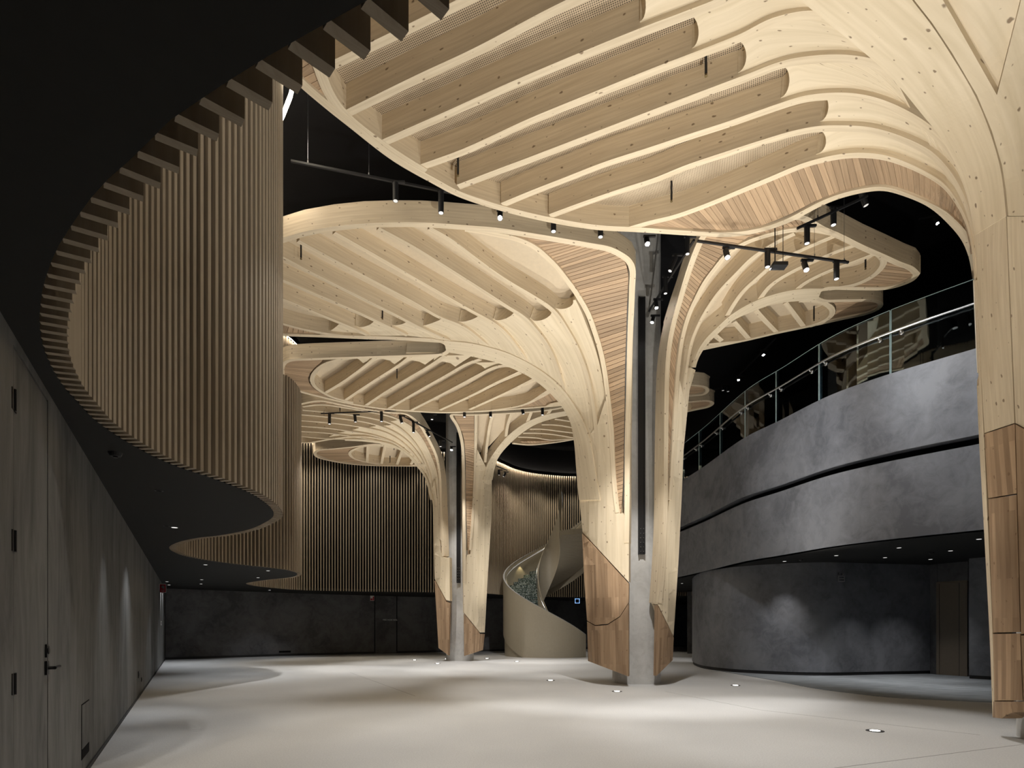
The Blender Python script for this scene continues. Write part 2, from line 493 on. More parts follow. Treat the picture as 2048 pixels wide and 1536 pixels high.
        UV = np.stack([Vv, U] if swap else [U, Vv], -1).reshape(-1, 2)
        UV = np.concatenate([UV, UV + .3])
        Fc = []
        id = lambda i, j: i * nv + j
        for i in range(nu - 1):
            for j in range(nv - 1):
                q = (id(i, j), id(i + 1, j), id(i + 1, j + 1), id(i, j + 1))
                Fc.append(q); Fc.append(tuple(x + n for x in q[::-1]))
        rim = [id(i, 0) for i in range(nu)] + [id(nu - 1, j) for j in range(1, nv)] + [id(i, nv - 1) for i in range(nu - 2, -1, -1)] + [id(0, j) for j in range(nv - 2, 0, -1)]
        for a, b in zip(rim, rim[1:] + rim[:1]): Fc.append((a, b, b + n, a + n))
        return mk(name, V, Fc, mat, parent, UV, origin=s.org)

    def ruled(s, name, Lp, Rp, off, thick, mat, parent, nv=7, step=14, swap=False):
        a = curve(Lp, step); b = curve(Rp, step); n = max(len(a), len(b), 2)
        a = resample(a, n); b = resample(b, n)
        v = np.linspace(0, 1, nv)[None, :, None]
        return s.grid(name, a[:, None] * (1 - v) + b[:, None] * v, off, thick, mat, parent, swap)

    def bay_panel(s, name, ra, rb, ca, cb, tip, off, thick, mat, parent, n=26, nv=15, keep=.2):
        """infill between two ribs from its rounded bay end to the foot of the ribs"""
        A = curve(ra, 4); B = curve(rb, 4)
        A = resample(A[nearest(A, ca):], n); B = resample(B[nearest(B, cb):], n)
        e = .1
        v = np.concatenate([[0], e + (1 - 2 * e) * (.5 - .5 * np.cos(np.linspace(0, math.pi, nv - 2))), [1]])[None, :, None]
        PX = A[:, None] * (1 - v) + B[:, None] * v
        mid = PX[0, nv // 2]
        w = np.clip((v - e) / (1 - 2 * e), 0, 1)
        bul = np.sqrt(np.maximum(0, 1 - (2 * w - 1) ** 2)) * (np.asarray(tip, float) - mid)
        run = np.linalg.norm(PX[:, nv // 2] - mid, axis=1)
        k = np.clip(1 - run / (3.0 * np.linalg.norm(np.asarray(tip) - mid) + 1e-6), 0, 1)
        PX = PX + bul * k[:, None, None]
        u = np.linspace(0, 1, n); f = np.clip((u - .72) / .26, 0, 1); f = f * f * (3 - 2 * f)
        return s.grid(name, PX, off * (1 - f * (1 - keep)), thick, mat, parent)

    def poly(s, name, px, off, thick, mat, parent, cell=22, smooth_px=False, step=10):
        q = curve(px, step, True) if smooth_px else np.concatenate([curve([a, b], step)[:-1] for a, b in zip(px, list(px[1:]) + [px[0]])])
        mn, mx = q.min(0), q.max(0)
        gx, gy = np.meshgrid(np.arange(mn[0] + cell / 2, mx[0], cell), np.arange(mn[1] + cell / 2, mx[1], cell))
        g = np.stack([gx.ravel(), gy.ravel()], -1)
        # inside test
        ins = np.zeros(len(g), bool)
        x0, y0 = q[:, 0], q[:, 1]; x1, y1 = np.roll(x0, -1), np.roll(y0, -1)
        for i in range(len(q)):
            c = ((y0[i] > g[:, 1]) != (y1[i] > g[:, 1]))
            with np.errstate(divide='ignore', invalid='ignore'):
                xx = (x1[i] - x0[i]) * (g[:, 1] - y0[i]) / (y1[i] - y0[i] + 1e-12) + x0[i]
            ins ^= c & (g[:, 0] < xx)
        dmin = np.min(np.hypot(g[:, None, 0] - q[None, :, 0], g[:, None, 1] - q[None, :, 1]), 1)
        g = g[ins & (dmin > cell * .4)]
        pts = np.concatenate([q, g]); nq = len(q)
        r = delaunay_2d_cdt([Vector(p) for p in pts], [(i, (i + 1) % nq) for i in range(nq)], [], 1, 1e-4)
        pv = np.array([list(p) for p in r[0]]); fc = [tuple(f) for f in r[2]]
        P, N = s.proj(pv)
        A = P + N * off; n = len(A)
        V = np.concatenate([A, A + N * thick])
        Fc = []; cnt = {}
        for f in fc:
            Fc.append(f); Fc.append(tuple(i + n for i in f[::-1]))
            for a, b in zip(f, f[1:] + f[:1]):
                cnt[(a, b)] = 1
        for (a, b) in list(cnt):
            if (b, a) not in cnt: Fc.append((b, a, a + n, b + n))
        # grain: height down the trunk, arc round it
        ang = np.arctan2(P[:, 1] - s.a[1], P[:, 0] - s.a[0])
        UV = np.stack([P[:, 2] + .3 * np.linalg.norm(P[:, :2] - s.a, axis=1), ang * 1.1], -1)
        UV = np.concatenate([UV, UV + .2])
        return mk(name, V, Fc, mat, parent, UV, origin=s.org)

    def battens(s, Lp, Rp, pitch, off, thick, mat, parent, gap=.1, lap=0.0):
        """narrow boards laid side by side between two traced borders; stations on both borders correspond"""
        a = curve(Lp, 3); b = curve(Rp, 3)
        m = 400; a = resample_by(Lp, a, m); b = resample_by(Rp, b, m)
        P, _ = s.proj(.5 * (a + b))
        L = np.concatenate([[0], np.cumsum(np.linalg.norm(np.diff(P, axis=0), axis=1))])
        n = max(2, int(L[-1] / pitch)); out = []
        for k in range(n):
            t0, t1 = L[-1] * (k + gap / 2) / n, L[-1] * (k + 1 - gap / 2) / n
            i0, i1 = np.interp([t0, t1], L, np.arange(m))
            g = lambda q, i: np.array([np.interp(i, np.arange(m), q[:, c]) for c in (0, 1)])
            A0, A1, B0, B1 = g(a, i0), g(a, i1), g(b, i0), g(b, i1)
            if np.linalg.norm(A0 - B0) < 1.2 and np.linalg.norm(A1 - B1) < 1.2: continue
            v = np.linspace(0, 1, 4)[:, None]
            PX = np.stack([A0 * (1 - v) + B0 * v, A1 * (1 - v) + B1 * v], 1)
            out.append(s.grid('batten', PX, off, thick, mat, parent))
        return out


def resample_by(ctrl, dense, m):
    """resample so that each control point keeps its share of the parameter"""
    idx = [nearest(dense, c) for c in ctrl]
    idx[0], idx[-1] = 0, len(dense) - 1
    t = np.linspace(0, len(ctrl) - 1, m)
    ii = np.interp(t, np.arange(len(ctrl)), idx)
    return np.stack([np.interp(ii, np.arange(len(dense)), dense[:, k]) for k in (0, 1)], -1)

# ================================================================== THE SETTING
SOF = 3.05          # underside of the low soffit on the left and at the back
SOR = 3.25           # underside of the balcony on the right
TOPZ = 9.75         # top of the timber slat curtain
CEIL = 11.2


def plan_offset(P, d):
    """offset an open plan polyline to its left by d"""
    P = np.asarray(P, float); T = np.gradient(P, axis=0); T /= np.linalg.norm(T, axis=1)[:, None]
    return P + np.stack([-T[:, 1], T[:, 0]], -1) * (d if np.isscalar(d) else d[:, None])


def wall_strip(name, P, z0, z1, th, mat, parent=None, smooth=True):
    """upright curved wall: outer face on P, thickness to the left of travel"""
    P = np.asarray(P, float); Q = plan_offset(P, th); n = len(P)
    V = [(p[0], p[1], z) for z in (z0, z1) for p in P] + [(p[0], p[1], z) for z in (z0, z1) for p in Q]
    Fc = []
    for i in range(n - 1):
        Fc += [(i, i + 1, n + i + 1, n + i), (2 * n + i + 1, 2 * n + i, 3 * n + i, 3 * n + i + 1),
               (n + i, n + i + 1, 3 * n + i + 1, 3 * n + i), (i + 1, i, 2 * n + i, 2 * n + i + 1)]
    Fc += [(0, n, 3 * n, 2 * n), (n - 1, 3 * n - 1, 4 * n - 1, 2 * n - 1)]
    return mk(name, V, Fc, mat, parent)


def slab(name, poly, z0, z1, mat, parent=None):
    poly = [tuple(p) for p in poly]; n = len(poly)
    r = delaunay_2d_cdt([Vector(p) for p in poly], [(i, (i + 1) % n) for i in range(n)], [], 1, 1e-5)
    pv = [tuple(p) for p in r[0]]; m = len(pv); fc = [tuple(f) for f in r[2]]
    V = [(p[0], p[1], z0) for p in pv] + [(p[0], p[1], z1) for p in pv]
    Fc = []; cnt = set()
    for f in fc:
        Fc.append(f[::-1]); Fc.append(tuple(i + m for i in f))
        for a, b in zip(f, f[1:] + f[:1]): cnt.add((a, b))
    for a, b in cnt:
        if (b, a) not in cnt: Fc.append((a, b, b + m, a + m))
    return mk(name, V, Fc, mat, parent)


def S(o): o['kind'] = 'structure'; return o


# floor
S(slab('floor', [(-22, -6), (24, -6), (24, 48), (-22, 48)], -.25, 0, M['floor']))
floor = bpy.data.objects['floor']
def floor_joint(a, b):
    a = W(*a, 0.0); b = W(*b, 0.0); d = (b - a).normalized(); s = Vector((-d.y, d.x, 0)) * .004
    mk('floor_joint', [a - s + Vector((0, 0, .0012)), b - s + Vector((0, 0, .0012)), b + s + Vector((0, 0, .0012)), a + s + Vector((0, 0, .0012)),
                       a - s, b - s, b + s, a + s], [(0, 1, 2, 3), (4, 5, 6, 7), (0, 1, 5, 4), (1, 2, 6, 5), (2, 3, 7, 6), (3, 0, 4, 7)], M['joint'], floor)
floor_joint((1600, 1545), (2060, 1487))
floor_joint((1330, 1383), (1520, 1420)); floor_joint((1520, 1420), (1960, 1470))
floor_joint((700, 1345), (830, 1392))

# carpet on the right
cb = [W(x, y, 0).xy for x, y in [(1420, 1339), (1457, 1345.5), (1547, 1361), (1634, 1378), (1720, 1389), (1789, 1396), (1893, 1401), (1979, 1405), (2100, 1409), (2300, 1412)]]
cb = [tuple(p) for p in curve(cb, .5)]
carpet = slab('carpet', cb + [(17, 12), (19, 20), (12, 20), (8.5, 19.2)], 0.0, .008, M['carpet'])
tag(carpet, 'blue grey woven carpet in front of the curved plaster wall', 'carpet')

# left wall with flush door and access panel
WA, WB = -.982, -.5635                      # X = WA + WB * Y
wl_dir = Vector((WB, 1, 0)).normalized(); wl_nrm = Vector((1, -WB, 0)).normalized()
def wl(px): return WA / ((px - CX) / F - WB)         # Y on the wall at pixel column
def wl_pt(Y, z, out=0.0): return Vector((WA + WB * Y, Y, z)) + wl_nrm * out
def wl_box(mb, Y0, Y1, z0, z1, o0, o1):
    v = [wl_pt(Y, z, o) for z in (z0, z1) for Y, o in ((Y0, o0), (Y1, o0), (Y1, o1), (Y0, o1))]
    mb.add(v, [(3, 2, 1, 0), (4, 5, 6, 7), (0, 1, 5, 4), (1, 2, 6, 5), (2, 3, 7, 6), (3, 0, 4, 7)])
YD0, YD1 = wl(27), wl(96)
b = MB()
wl_box(b, -3.0, YD0, 0, SOF, -.2, 0); wl_box(b, YD1, 25.2, .0, SOF, -.2, 0); wl_box(b, YD0, YD1, 2.99, SOF, -.2, 0)
wall_left = S(b.build('wall_left', M['plaster_l']))
b = MB(); wl_box(b, YD0 - .02, YD1 + .02, 0, 2.99, -.2, -.12); b.build('door_reveal', M['black'], wall_left)
b = MB(); wl_box(b, -3.0, YD0, 0, .045, 0, .012); wl_box(b, YD1, 25, 0, .045, 0, .012); S(b.build('baseboard_left', M['skirt']))
b = MB(); wl_box(b, YD0 + .012, YD1 - .012, .01, 2.975, -.06, -.002)
door = S(b.build('door_1', M['plaster_l']))
for z in (2.68, 1.885, 1.08):
    h = MB(); wl_box(h, YD0 - .035, YD0 + .05, z - .06, z + .06, -.01, .004); h.cyl(wl_pt(YD0 + .004, z - .06, .006), wl_pt(YD0 + .004, z + .06, .006), .008, n=10)
    h.build('hinge', M['metal_black'], door)
Yh = wl(92)
h = MB(); h.cyl(wl_pt(Yh, 1.117, 0), wl_pt(Yh, 1.117, .05), .012, n=12); wl_box(h, Yh - .03, Yh + .03, 1.07, 1.165, -.002, .012)
h.cyl(wl_pt(Yh - .01, 1.117, .05), wl_pt(Yh + .14, 1.117, .05), .011, n=12); h.build('door_handle', M['metal_black'], door)
h = MB(); h.cyl(wl_pt(Yh, 1.24, -.002), wl_pt(Yh, 1.24, .018), .027, n=16); wl_box(h, Yh - .022, Yh + .022, 1.19, 1.28, -.002, .01); h.build('lock_cylinder', M['metal_black'], door)
# access hatch, its slot, sockets
Y0, Y1 = wl(163), wl(177.5)
b = MB(); wl_box(b, Y0 - .012, Y1 + .012, .17, .685, 0, .002); hatch = b.build('access_hatch', M['black'])
b = MB(); wl_box(b, Y0, Y1, .27, .675, .001, .006); b.build('hatch_leaf', M['plaster_l'], hatch)
b = MB(); wl_box(b, Y0, Y1, .18, .262, .001, .004); b.build('hatch_slot', M['black'], hatch)
tag(hatch, 'flush plaster access hatch with black slot low on the left wall', 'hatch')
for i, (px, z, w, hh, lab) in enumerate([(276, .46, .10, .13, 'small black wall socket beside the skirting of the left wall'), (282, .30, .09, .09, 'square black floor-level outlet just beyond the wall socket')]):
    Y = wl(px); b = MB(); wl_box(b, Y, Y + w * 1.6, z - hh / 2, z + hh / 2, 0, .012); o = b.build('wall_socket', M['metal_black'])
    c = MB(); wl_box(c, Y + .03, Y + w * 1.6 - .03, z - hh / 4, z + hh / 4, .012, .016); c.build('socket_face', M['skirt'], o)
    tag(o, lab, 'socket')

# back wall
bw = [W(x, y, 0).xy for x, y in [(331, 1319.5), (600, 1311), (890, 1304), (1005, 1302)]] + [Vector((6, 37.5)), Vector((14, 43))]
bw = [tuple(p) for p in bw]
bwd = curve(bw, 1.0)
wall_back = S(wall_strip('wall_back', bwd, 0, SOF + .05, .25, M['plaster_b']))
S(wall_strip('baseboard_back', plan_offset(bwd, -.012), 0, .10, .012, M['skirt']))
def bw_at(px):
    k = int(np.argmin(np.abs(CX + F * bwd[:, 0] / bwd[:, 1] - px)))
    # exact crossing
    for i in range(len(bwd) - 1):
        a = CX + F * bwd[i, 0] / bwd[i, 1]; c = CX + F * bwd[i + 1, 0] / bwd[i + 1, 1]
        if a <= px <= c:
            t = (px - a) / (c - a); return Vector((*(bwd[i] * (1 - t) + bwd[i + 1] * t), 0)), Vector((*(bwd[i + 1] - bwd[i]), 0)).normalized()
    return Vector((*bwd[k], 0)), Vector((1, 0, 0))
def back_panel(name, x0, x1, z0, z1, out, mat, parent=None, th=.012):
    a, d = bw_at(x0); c, _ = bw_at(x1); n = Vector((d.y, -d.x, 0)); n = n if n.y < 0 else -n
    v = [p + n * o + Vector((0, 0, z)) for z in (z0, z1) for p, o in ((a, out), (c, out), (c, out + th), (a, out + th))]
    return mk(name, v, [(3, 2, 1, 0), (4, 5, 6, 7), (0, 1, 5, 4), (1, 2, 6, 5), (2, 3, 7, 6), (3, 0, 4, 7)], mat, parent)
d2 = S(back_panel('door_2', 750.5, 792.5, .02, SOF - .02, .0, M['plaster_b'], th=.02))
for x in (749.4, 793.6): back_panel('door_gap', x - .9, x + .9, .0, SOF, .002, M['black'], d2, th=.006)
vent = back_panel('wall_vent', 558, 581, .16, .25, .0, M['black'], None, .02); tag(vent, 'thin black air vent slot low on the dark back wall', 'vent')
back_panel('vent_fin', 559, 580, .198, .206, .02, M['skirt'], vent, .006)

# low soffit edge (plan of the slat curtain), traced on its underside
edge_px = [(737, 0), (700, 20), (513, 126), (410, 193), (342, 239), (273, 308), (205, 369), (161, 424), (113, 499), (103, 522), (85, 579), (79, 637), (80, 664),
           (87, 698), (103, 736), (126, 773), (154, 804), (191, 842), (256, 886), (342, 929), (427, 958), (496, 985), (530, 1006), (545, 1022), (546, 1033), (528, 1046), (494, 1060),
           (437, 1071), (400, 1075), (368, 1081), (345, 1089), (338, 1096), (345, 1103), (368, 1112), (414, 1121), (482, 1130), (539, 1136), (573, 1140.5), (592, 1146), (592, 1151), (578, 1155),
           (539, 1159), (510, 1163), (492, 1167), (505, 1171.5), (539, 1175.5), (596, 1180), (687, 1182.5), (850, 1184.5), (960, 1186.5), (1000, 1189.5), (1025, 1191.6), (1060, 1193.2), (1107, 1194.2), (1147, 1194.6), (1250, 1194.6), (1390, 1191), (1440, 1187)]
edge = [(2.1, -1.6), (1.5, -.1), (.95, .65), (.3, 1.16)] + [tuple(W(x, y, SOF).xy) for x, y in edge_px]
edge = curve(edge, .06)
edge = resample(edge, int(np.linalg.norm(np.diff(edge, axis=0), axis=1).sum() / .05))
e0, e1 = edge[0], edge[-1]
S(slab('ceiling_soffit', [tuple(p) for p in edge[::3]] + [tuple(e1), (14, 33), (15, 44), (13.9, 43.2), (6, 37.7), (-.6, 33.8), (-3.8, 32.5), (-10.6, 28.5), (-15.2, 24.8), (-1.0, .03), (.1, -1.9), (1.4, -2.6)], SOF, SOF + .12, M['soffit']))
S(slab('ceiling', [(-22, -6), (24, -6), (24, 48), (-22, 48)], CEIL, CEIL + .2, M['black']))
S(wall_strip('wall_upper_left', plan_offset(edge[::3], .02), SOF + .12, CEIL, .05, M['black']))

# ---- timber slat curtain
cur = empty('slat_curtain', (edge[0][0], edge[0][1], SOF))
tag(cur, 'tall wavy curtain of upright timber slats hanging above the dark soffit edge', 'slat screen')
Lc = np.concatenate([[0], np.cumsum(np.linalg.norm(np.diff(edge, axis=0), axis=1))])
tt_ = 0.0; stations = []
while tt_ < Lc[-1]:
    stations.append(tt_); tt_ += float(np.interp(np.interp(tt_, Lc, edge[:, 1]), [0, 2, 3.6, 7, 10, 25], [.13, .13, .1, .1, .115, .125]))
nsl = len(stations)
sw, sd = .038, .125
Tn = np.gradient(edge, axis=0); Tn /= np.linalg.norm(Tn, axis=1)[:, None]
sm = None; rest = MB(); nparts = 0
hgt = TOPZ - SOF - .002
uvh = [(0, 0), (0, sw), (0, sw + sd), (0, -sd)]
order = []
for k in range(nsl):
    t = stations[k]
    p = np.array([np.interp(t, Lc, edge[:, c]) for c in (0, 1)]); d = np.array([np.interp(t, Lc, Tn[:, c]) for c in (0, 1)]); d /= np.linalg.norm(d)
    sk = math.radians(np.interp(t, [0, 5, 9, 13], [24, 22, 9, 0]))          # slats are set a little askew to the curve at this end
    d = np.array([d[0] * math.cos(sk) + d[1] * math.sin(sk), -d[0] * math.sin(sk) + d[1] * math.cos(sk)])
    order.append((p, d))
vis = [i for i, (p, d) in enumerate(order) if p[1] > 1.2]
part_ids = set(vis[:300])
for i, (p, d) in enumerate(order):
    nrm = np.array([d[1], -d[0]])                       # towards the void
    c0 = p + nrm * .004
    if i in part_ids:
        if sm is None:
            v = [(x, y, z) for z in (.002, hgt + .002) for x, y in ((-sw / 2, 0), (sw / 2, 0), (sw / 2, -sd), (-sw / 2, -sd))]
            uv = [(0, a) for _, a in uvh] + [(hgt, a) for _, a in uvh]
            o = mk('slat', v, [(3, 2, 1, 0), (4, 5, 6, 7), (0, 1, 5, 4), (1, 2, 6, 5), (2, 3, 7, 6), (3, 0, 4, 7)], M['slat'], cur, uv)
            sm = o.data
        else:
            o = bpy.data.objects.new('slat', sm); COL.objects.link(o); o.parent = cur
        o.location = (c0[0] - edge[0][0], c0[1] - edge[0][1], 0)
        o.rotation_euler = (0, 0, math.atan2(d[1], d[0]))
    else:
        R = Matrix.Rotation(math.atan2(d[1], d[0]), 3, 'Z')
        rest.box((c0[0] + nrm[0] * sd / 2, c0[1] + nrm[1] * sd / 2, SOF + .002 + hgt / 2), (sw, sd, hgt), R)
o = rest.build('far_slats', M['slat'], cur, origin=cur.location); o['kind'] = 'stuff'
# LED strip above the slats
led_d = np.interp(edge[:, 1], [11, 14], [.29, .18])
Pl = plan_offset(edge, -led_d)[::7]
V = []; Fc = []
Q = plan_offset(edge, -led_d - np.interp(edge[:, 1], [11, 14], [.05, .02]))[::7]; n = len(Pl)
V = [(p[0], p[1], TOPZ - .02) for p in Pl] + [(p[0], p[1], TOPZ - .02) for p in Q] + [(p[0], p[1], TOPZ + .03) for p in Pl] + [(p[0], p[1], TOPZ + .03) for p in Q]
for i in range(n - 1):
    Fc += [(i, i + 1, n + i + 1, n + i), (2 * n + i, 3 * n + i, 3 * n + i + 1, 2 * n + i + 1), (i, 2 * n + i, 2 * n + i + 1, i + 1), (n + i, n + i + 1, 3 * n + i + 1, 3 * n + i)]
mk('led_strip', V, Fc, M['led'], cur, origin=cur.location)
# dark lip that hides the strip from below
edge_far = edge[int(np.argmax(edge[:, 1] > 15)):]
Pl = plan_offset(edge_far, -.228)[::7]; Q = plan_offset(edge_far, -.238)[::7]; Fc = [f for f in Fc if max(f) < 0]; n = len(Pl)
for i in range(n - 1):
    Fc += [(i, i + 1, n + i + 1, n + i), (2 * n + i, 3 * n + i, 3 * n + i + 1, 2 * n + i + 1), (i, 2 * n + i, 2 * n + i + 1, i + 1), (n + i, n + i + 1, 3 * n + i + 1, 3 * n + i)]
V = [(p[0], p[1], TOPZ - .05) for p in Pl] + [(p[0], p[1], TOPZ - .05) for p in Q] + [(p[0], p[1], TOPZ + .12) for p in Pl] + [(p[0], p[1], TOPZ + .12) for p in Q]
mk('light_trough', V, Fc, M['metal_black'], cur, origin=cur.location)

# ---- right: curved ground-floor wall, door, balcony
rw = [(8.2, 25.5), (6.9, 22.0)] + [tuple(W(x, y, 0).xy) for x, y in [(1406, 1337), (1440, 1342), (1478, 1345.5), (1582, 1350.7), (1651, 1352), (1755, 1350), (1860, 1348)]]
rwd = curve(rw, .25)
wall_right = S(wall_strip('wall_right', rwd, .10, SOR, .3, M['plaster_r']))
S(wall_strip('baseboard_right', plan_offset(rwd, .03), 0, .10, .2, M['skirt']))
pR = rwd[-1]
pd0 = W(1876, 1349.5, 0).xy; pd1 = W(1935, 1353.5, 0).xy
rw2 = curve([tuple(W(1938, 1357.6, 0).xy), (13.0, 14.6), (14.6, 13.2), (17, 12)], .3)
o = S(wall_strip('wall_right_return', rw2, .1, SOR, .3, M['plaster_r'])); S(wall_strip('baseboard_right_return', plan_offset(rw2, .03), 0, .1, .2, M['skirt']))
o = S(wall_strip('wall_door_recess', np.array([tuple(pR + np.array([.02, .02])), tuple(pd0), tuple(pd1), (rw2[0][0] + .12, rw2[0][1] + .12)]), 2.70, SOR, .2, M['plaster_b']))
ddv = (pd1 - pd0); dn = Vector((ddv.y, -ddv.x)).normalized()
def recess_box(name, t0, t1, z0, z1, o0, o1, mat, parent=None):
    a = pd0 + ddv * t0; c = pd0 + ddv * t1
    v = [Vector((*(p + dn * oo), z)) for z in (z0, z1) for p, oo in ((a, o0), (c, o0), (c, o1), (a, o1))]
    return mk(name, v, [(3, 2, 1, 0), (4, 5, 6, 7), (0, 1, 5, 4), (1, 2, 6, 5), (2, 3, 7, 6), (3, 0, 4, 7)], mat, parent)
d3 = S(recess_box('door_3', .06, .92, .01, 2.66, -.05, .0, M['door_taupe']))
recess_box('door_frame', -.05, .05, 0, 2.70, -.06, .02, M['door_taupe'], d3); recess_box('door_frame', .93, 1.0, 0, 2.70, -.06, .02, M['door_taupe'], d3)
recess_box('door_frame', -.05, 1.0, 2.66, 2.72, -.06, .02, M['door_taupe'], d3)
recess_box('door_edge_strip', .72, .735, .01, 2.66, 0, .004, M['skirt'], d3)
S(wall_strip('trim_1', np.array([tuple(pR), tuple(pd0 + Vector((-.02, 0)))]), 0, SOR, .15, M['plaster_b']))

bal_px = [(2300, 1020), (2120, 1041), (1966, 1059), (1868, 1069), (1764, 1080), (1661, 1093), (1557, 1111), (1492, 1122), (1406, 1143), (1357, 1154), (1310, 1165)]
bal = [(18, 8.3)] + [tuple(W(x, y, SOR).xy) for x, y in bal_px] + [(8.5, 33.0), (11, 38)]
bal = curve(bal, .25)[::-1]
S(wall_strip('wall_balcony_lower', bal, SOR, 4.89, .25, M['plaster_r']))
S(wall_strip('wall_balcony_slot', plan_offset(bal, .35), 4.84, 5.12, .1, M['black']))
S(wall_strip('wall_balcony_upper', bal, 5.07, 6.73, .25, M['plaster_r']))
S(slab('ceiling_balcony', [tuple(p) for p in plan_offset(bal, .05)[::2]] + [(24, 9.5), (24, 46), (12, 46)], SOR, SOR + .1, M['soffit']))
S(slab('floor_upper', [tuple(p) for p in plan_offset(bal, .3)[::2]] + [(24, 9.5), (24, 46), (12, 46)], 5.6, 5.8, M['soffit']))
# far corridor under the balcony
S(wall_strip('wall_corridor', np.array([(9.2, 30.2), (9.75, 30.0), (11.5, 27)]), 0, SOR, .3, M['plaster_b']))

# balustrade: glass panels, rail, brackets
def bal_cross(px, z, off=.12):
    Pp = plan_offset(bal, off); u = CX + F * Pp[:, 0] / Pp[:, 1]
    for i in range(len(Pp) - 1, 0, -1):
        if Pp[i, 1] > 3 and (u[i] - px) * (u[i - 1] - px) <= 0 and u[i] != u[i - 1]:
            t = (px - u[i]) / (u[i - 1] - u[i]); return i - t
    return None
Pg = plan_offset(bal, .12); Pg2 = plan_offset(bal, .138)
Lb = np.arange(len(Pg))
bs = empty('glass_balustrade', (Pg[len(Pg) // 2][0], Pg[len(Pg) // 2][1], 6.73))
tag(bs, 'frameless glass balustrade with steel handrail on top of the curved balcony', 'balustrade')
cuts = [bal_cross(x, 8) for x in (2200, 1995, 1781, 1638, 1552, 1490, 1440, 1398, 1364, 1330)]
cuts = [c for c in cuts if c is not None]
def at(P, t): return np.array([np.interp(t, Lb, P[:, c]) for c in (0, 1)])
for a, c in zip(cuts, cuts[1:]):
    lo, hi = sorted((a, c)); lo += .05; hi -= .05
    ts = np.linspace(lo, hi, max(3, int(hi - lo) + 1))
    A = np.array([at(Pg, t) for t in ts])
    o = wall_strip('glass_panel', A, 6.69, 8.12, .018, M['glass'], bs); 
    me = o.data
    for v in me.vertices: v.co -= bs.location
    for t in (lo, hi):
        q = at(Pg, t); e = MB(); e.box((q[0], q[1], 7.40), (.004, .02, 1.44)); e.build('glass_edge', M['glass_edge'], o, origin=bs.location)
    tp = MB(); tp.tube([(*at(Pg, t), 8.125) for t in ts], .006, 6); tp.build('glass_top_edge', M['glass_edge'], o, origin=bs.location)
Ph = plan_offset(bal, .04)
rl = MB(); rl.tube([(*at(Ph, t), 7.62) for t in np.arange(min(cuts), max(cuts), 1.0)], .026, 10); rl.build('handrail', M['steel'], bs, True, bs.location)
for c in cuts:
    for dd in (-.9, .9):
        q0 = at(Ph, c + dd); q1 = at(Pg, c + dd); e = MB()
        e.cyl((q0[0], q0[1], 7.59), (q1[0], q1[1], 7.56), .018, n=10); n_ = (q0 - q1) / np.linalg.norm(q0 - q1)
        e.cyl((q1[0], q1[1], 7.56), (q1[0] + n_[0] * .02, q1[1] + n_[1] * .02, 7.56), .045, n=14); e.build('rail_bracket', M['steel'], bs, True, bs.location)

# ================================================================== TIMBER TREES
BD = .37            # depth of ribs and edge beams
def concrete_core(x, y, slot_lo, slot_hi, label, r=.62, steel=True):
    root = empty('concrete_column', (x, y, 0)); tag(root, label, 'column')
    b = MB(); n = 40
    # flat-sided round column
    poly = []
    for k in range(n):
        t = 2 * math.pi * k / n; c, s_ = math.cos(t), math.sin(t)
        q = (abs(c) ** 3 + abs(s_) ** 3) ** (-1 / 3)
        poly.append((r * q * c * .93, r * q * s_ * .93))
    b.prism(poly, 0, CEIL); b.build('shaft', M['concrete'], root)
    if steel:
        ang = -math.pi / 2; R = Matrix.Rotation(ang, 3, 'Z'); f = R @ Vector((r * .99, 0, 0))
        m = MB(); m.box(f + Vector((0, 0, (slot_lo + slot_hi) / 2)), (.10, .16, slot_hi - slot_lo), R); ch = m.build('steel_channel', M['metal_black'], root)
        for s_ in (-1, 1):
            m = MB(); m.box(R @ Vector((r * .99 + .055, s_ * .065, 0)) + Vector((0, 0, (slot_lo + slot_hi) / 2)), (.03, .03, slot_hi - slot_lo), R); m.build('channel_flange', M['metal_black'], ch)
        for j in range(6):
            m = MB()
            for s_ in (-1, 1):
                p = R @ Vector((r * .99 + .05, s_ * .035, 0)) + Vector((0, 0, slot_lo + .06 + .11 * j)); m.cyl(p, p + R @ Vector((.018, 0, 0)), .013, n=8)
            m.build('bolt_pair', M['steel'], ch)
    return root


def tree(name, x, y, label):
    r = empty(name, (x, y, 0)); tag(r, label, 'timber column', 'branching timber columns of the hall'); return r


def ribs(lf, par, lst, w, step=9):
    for q in lst: lf.strip('rib', q, w, BD, M['spruce'], par, step=step)


def panels(lf, par, rb, ends, rec=.07, n=26, keep=.2):
    for (i, j, ca, cb_, tip) in ends:
        lf.bay_panel('infill_panel', rb[i], rb[j], ca, cb_, tip, rec, BD - rec - .02, M['panel'], par, n=n, keep=keep)


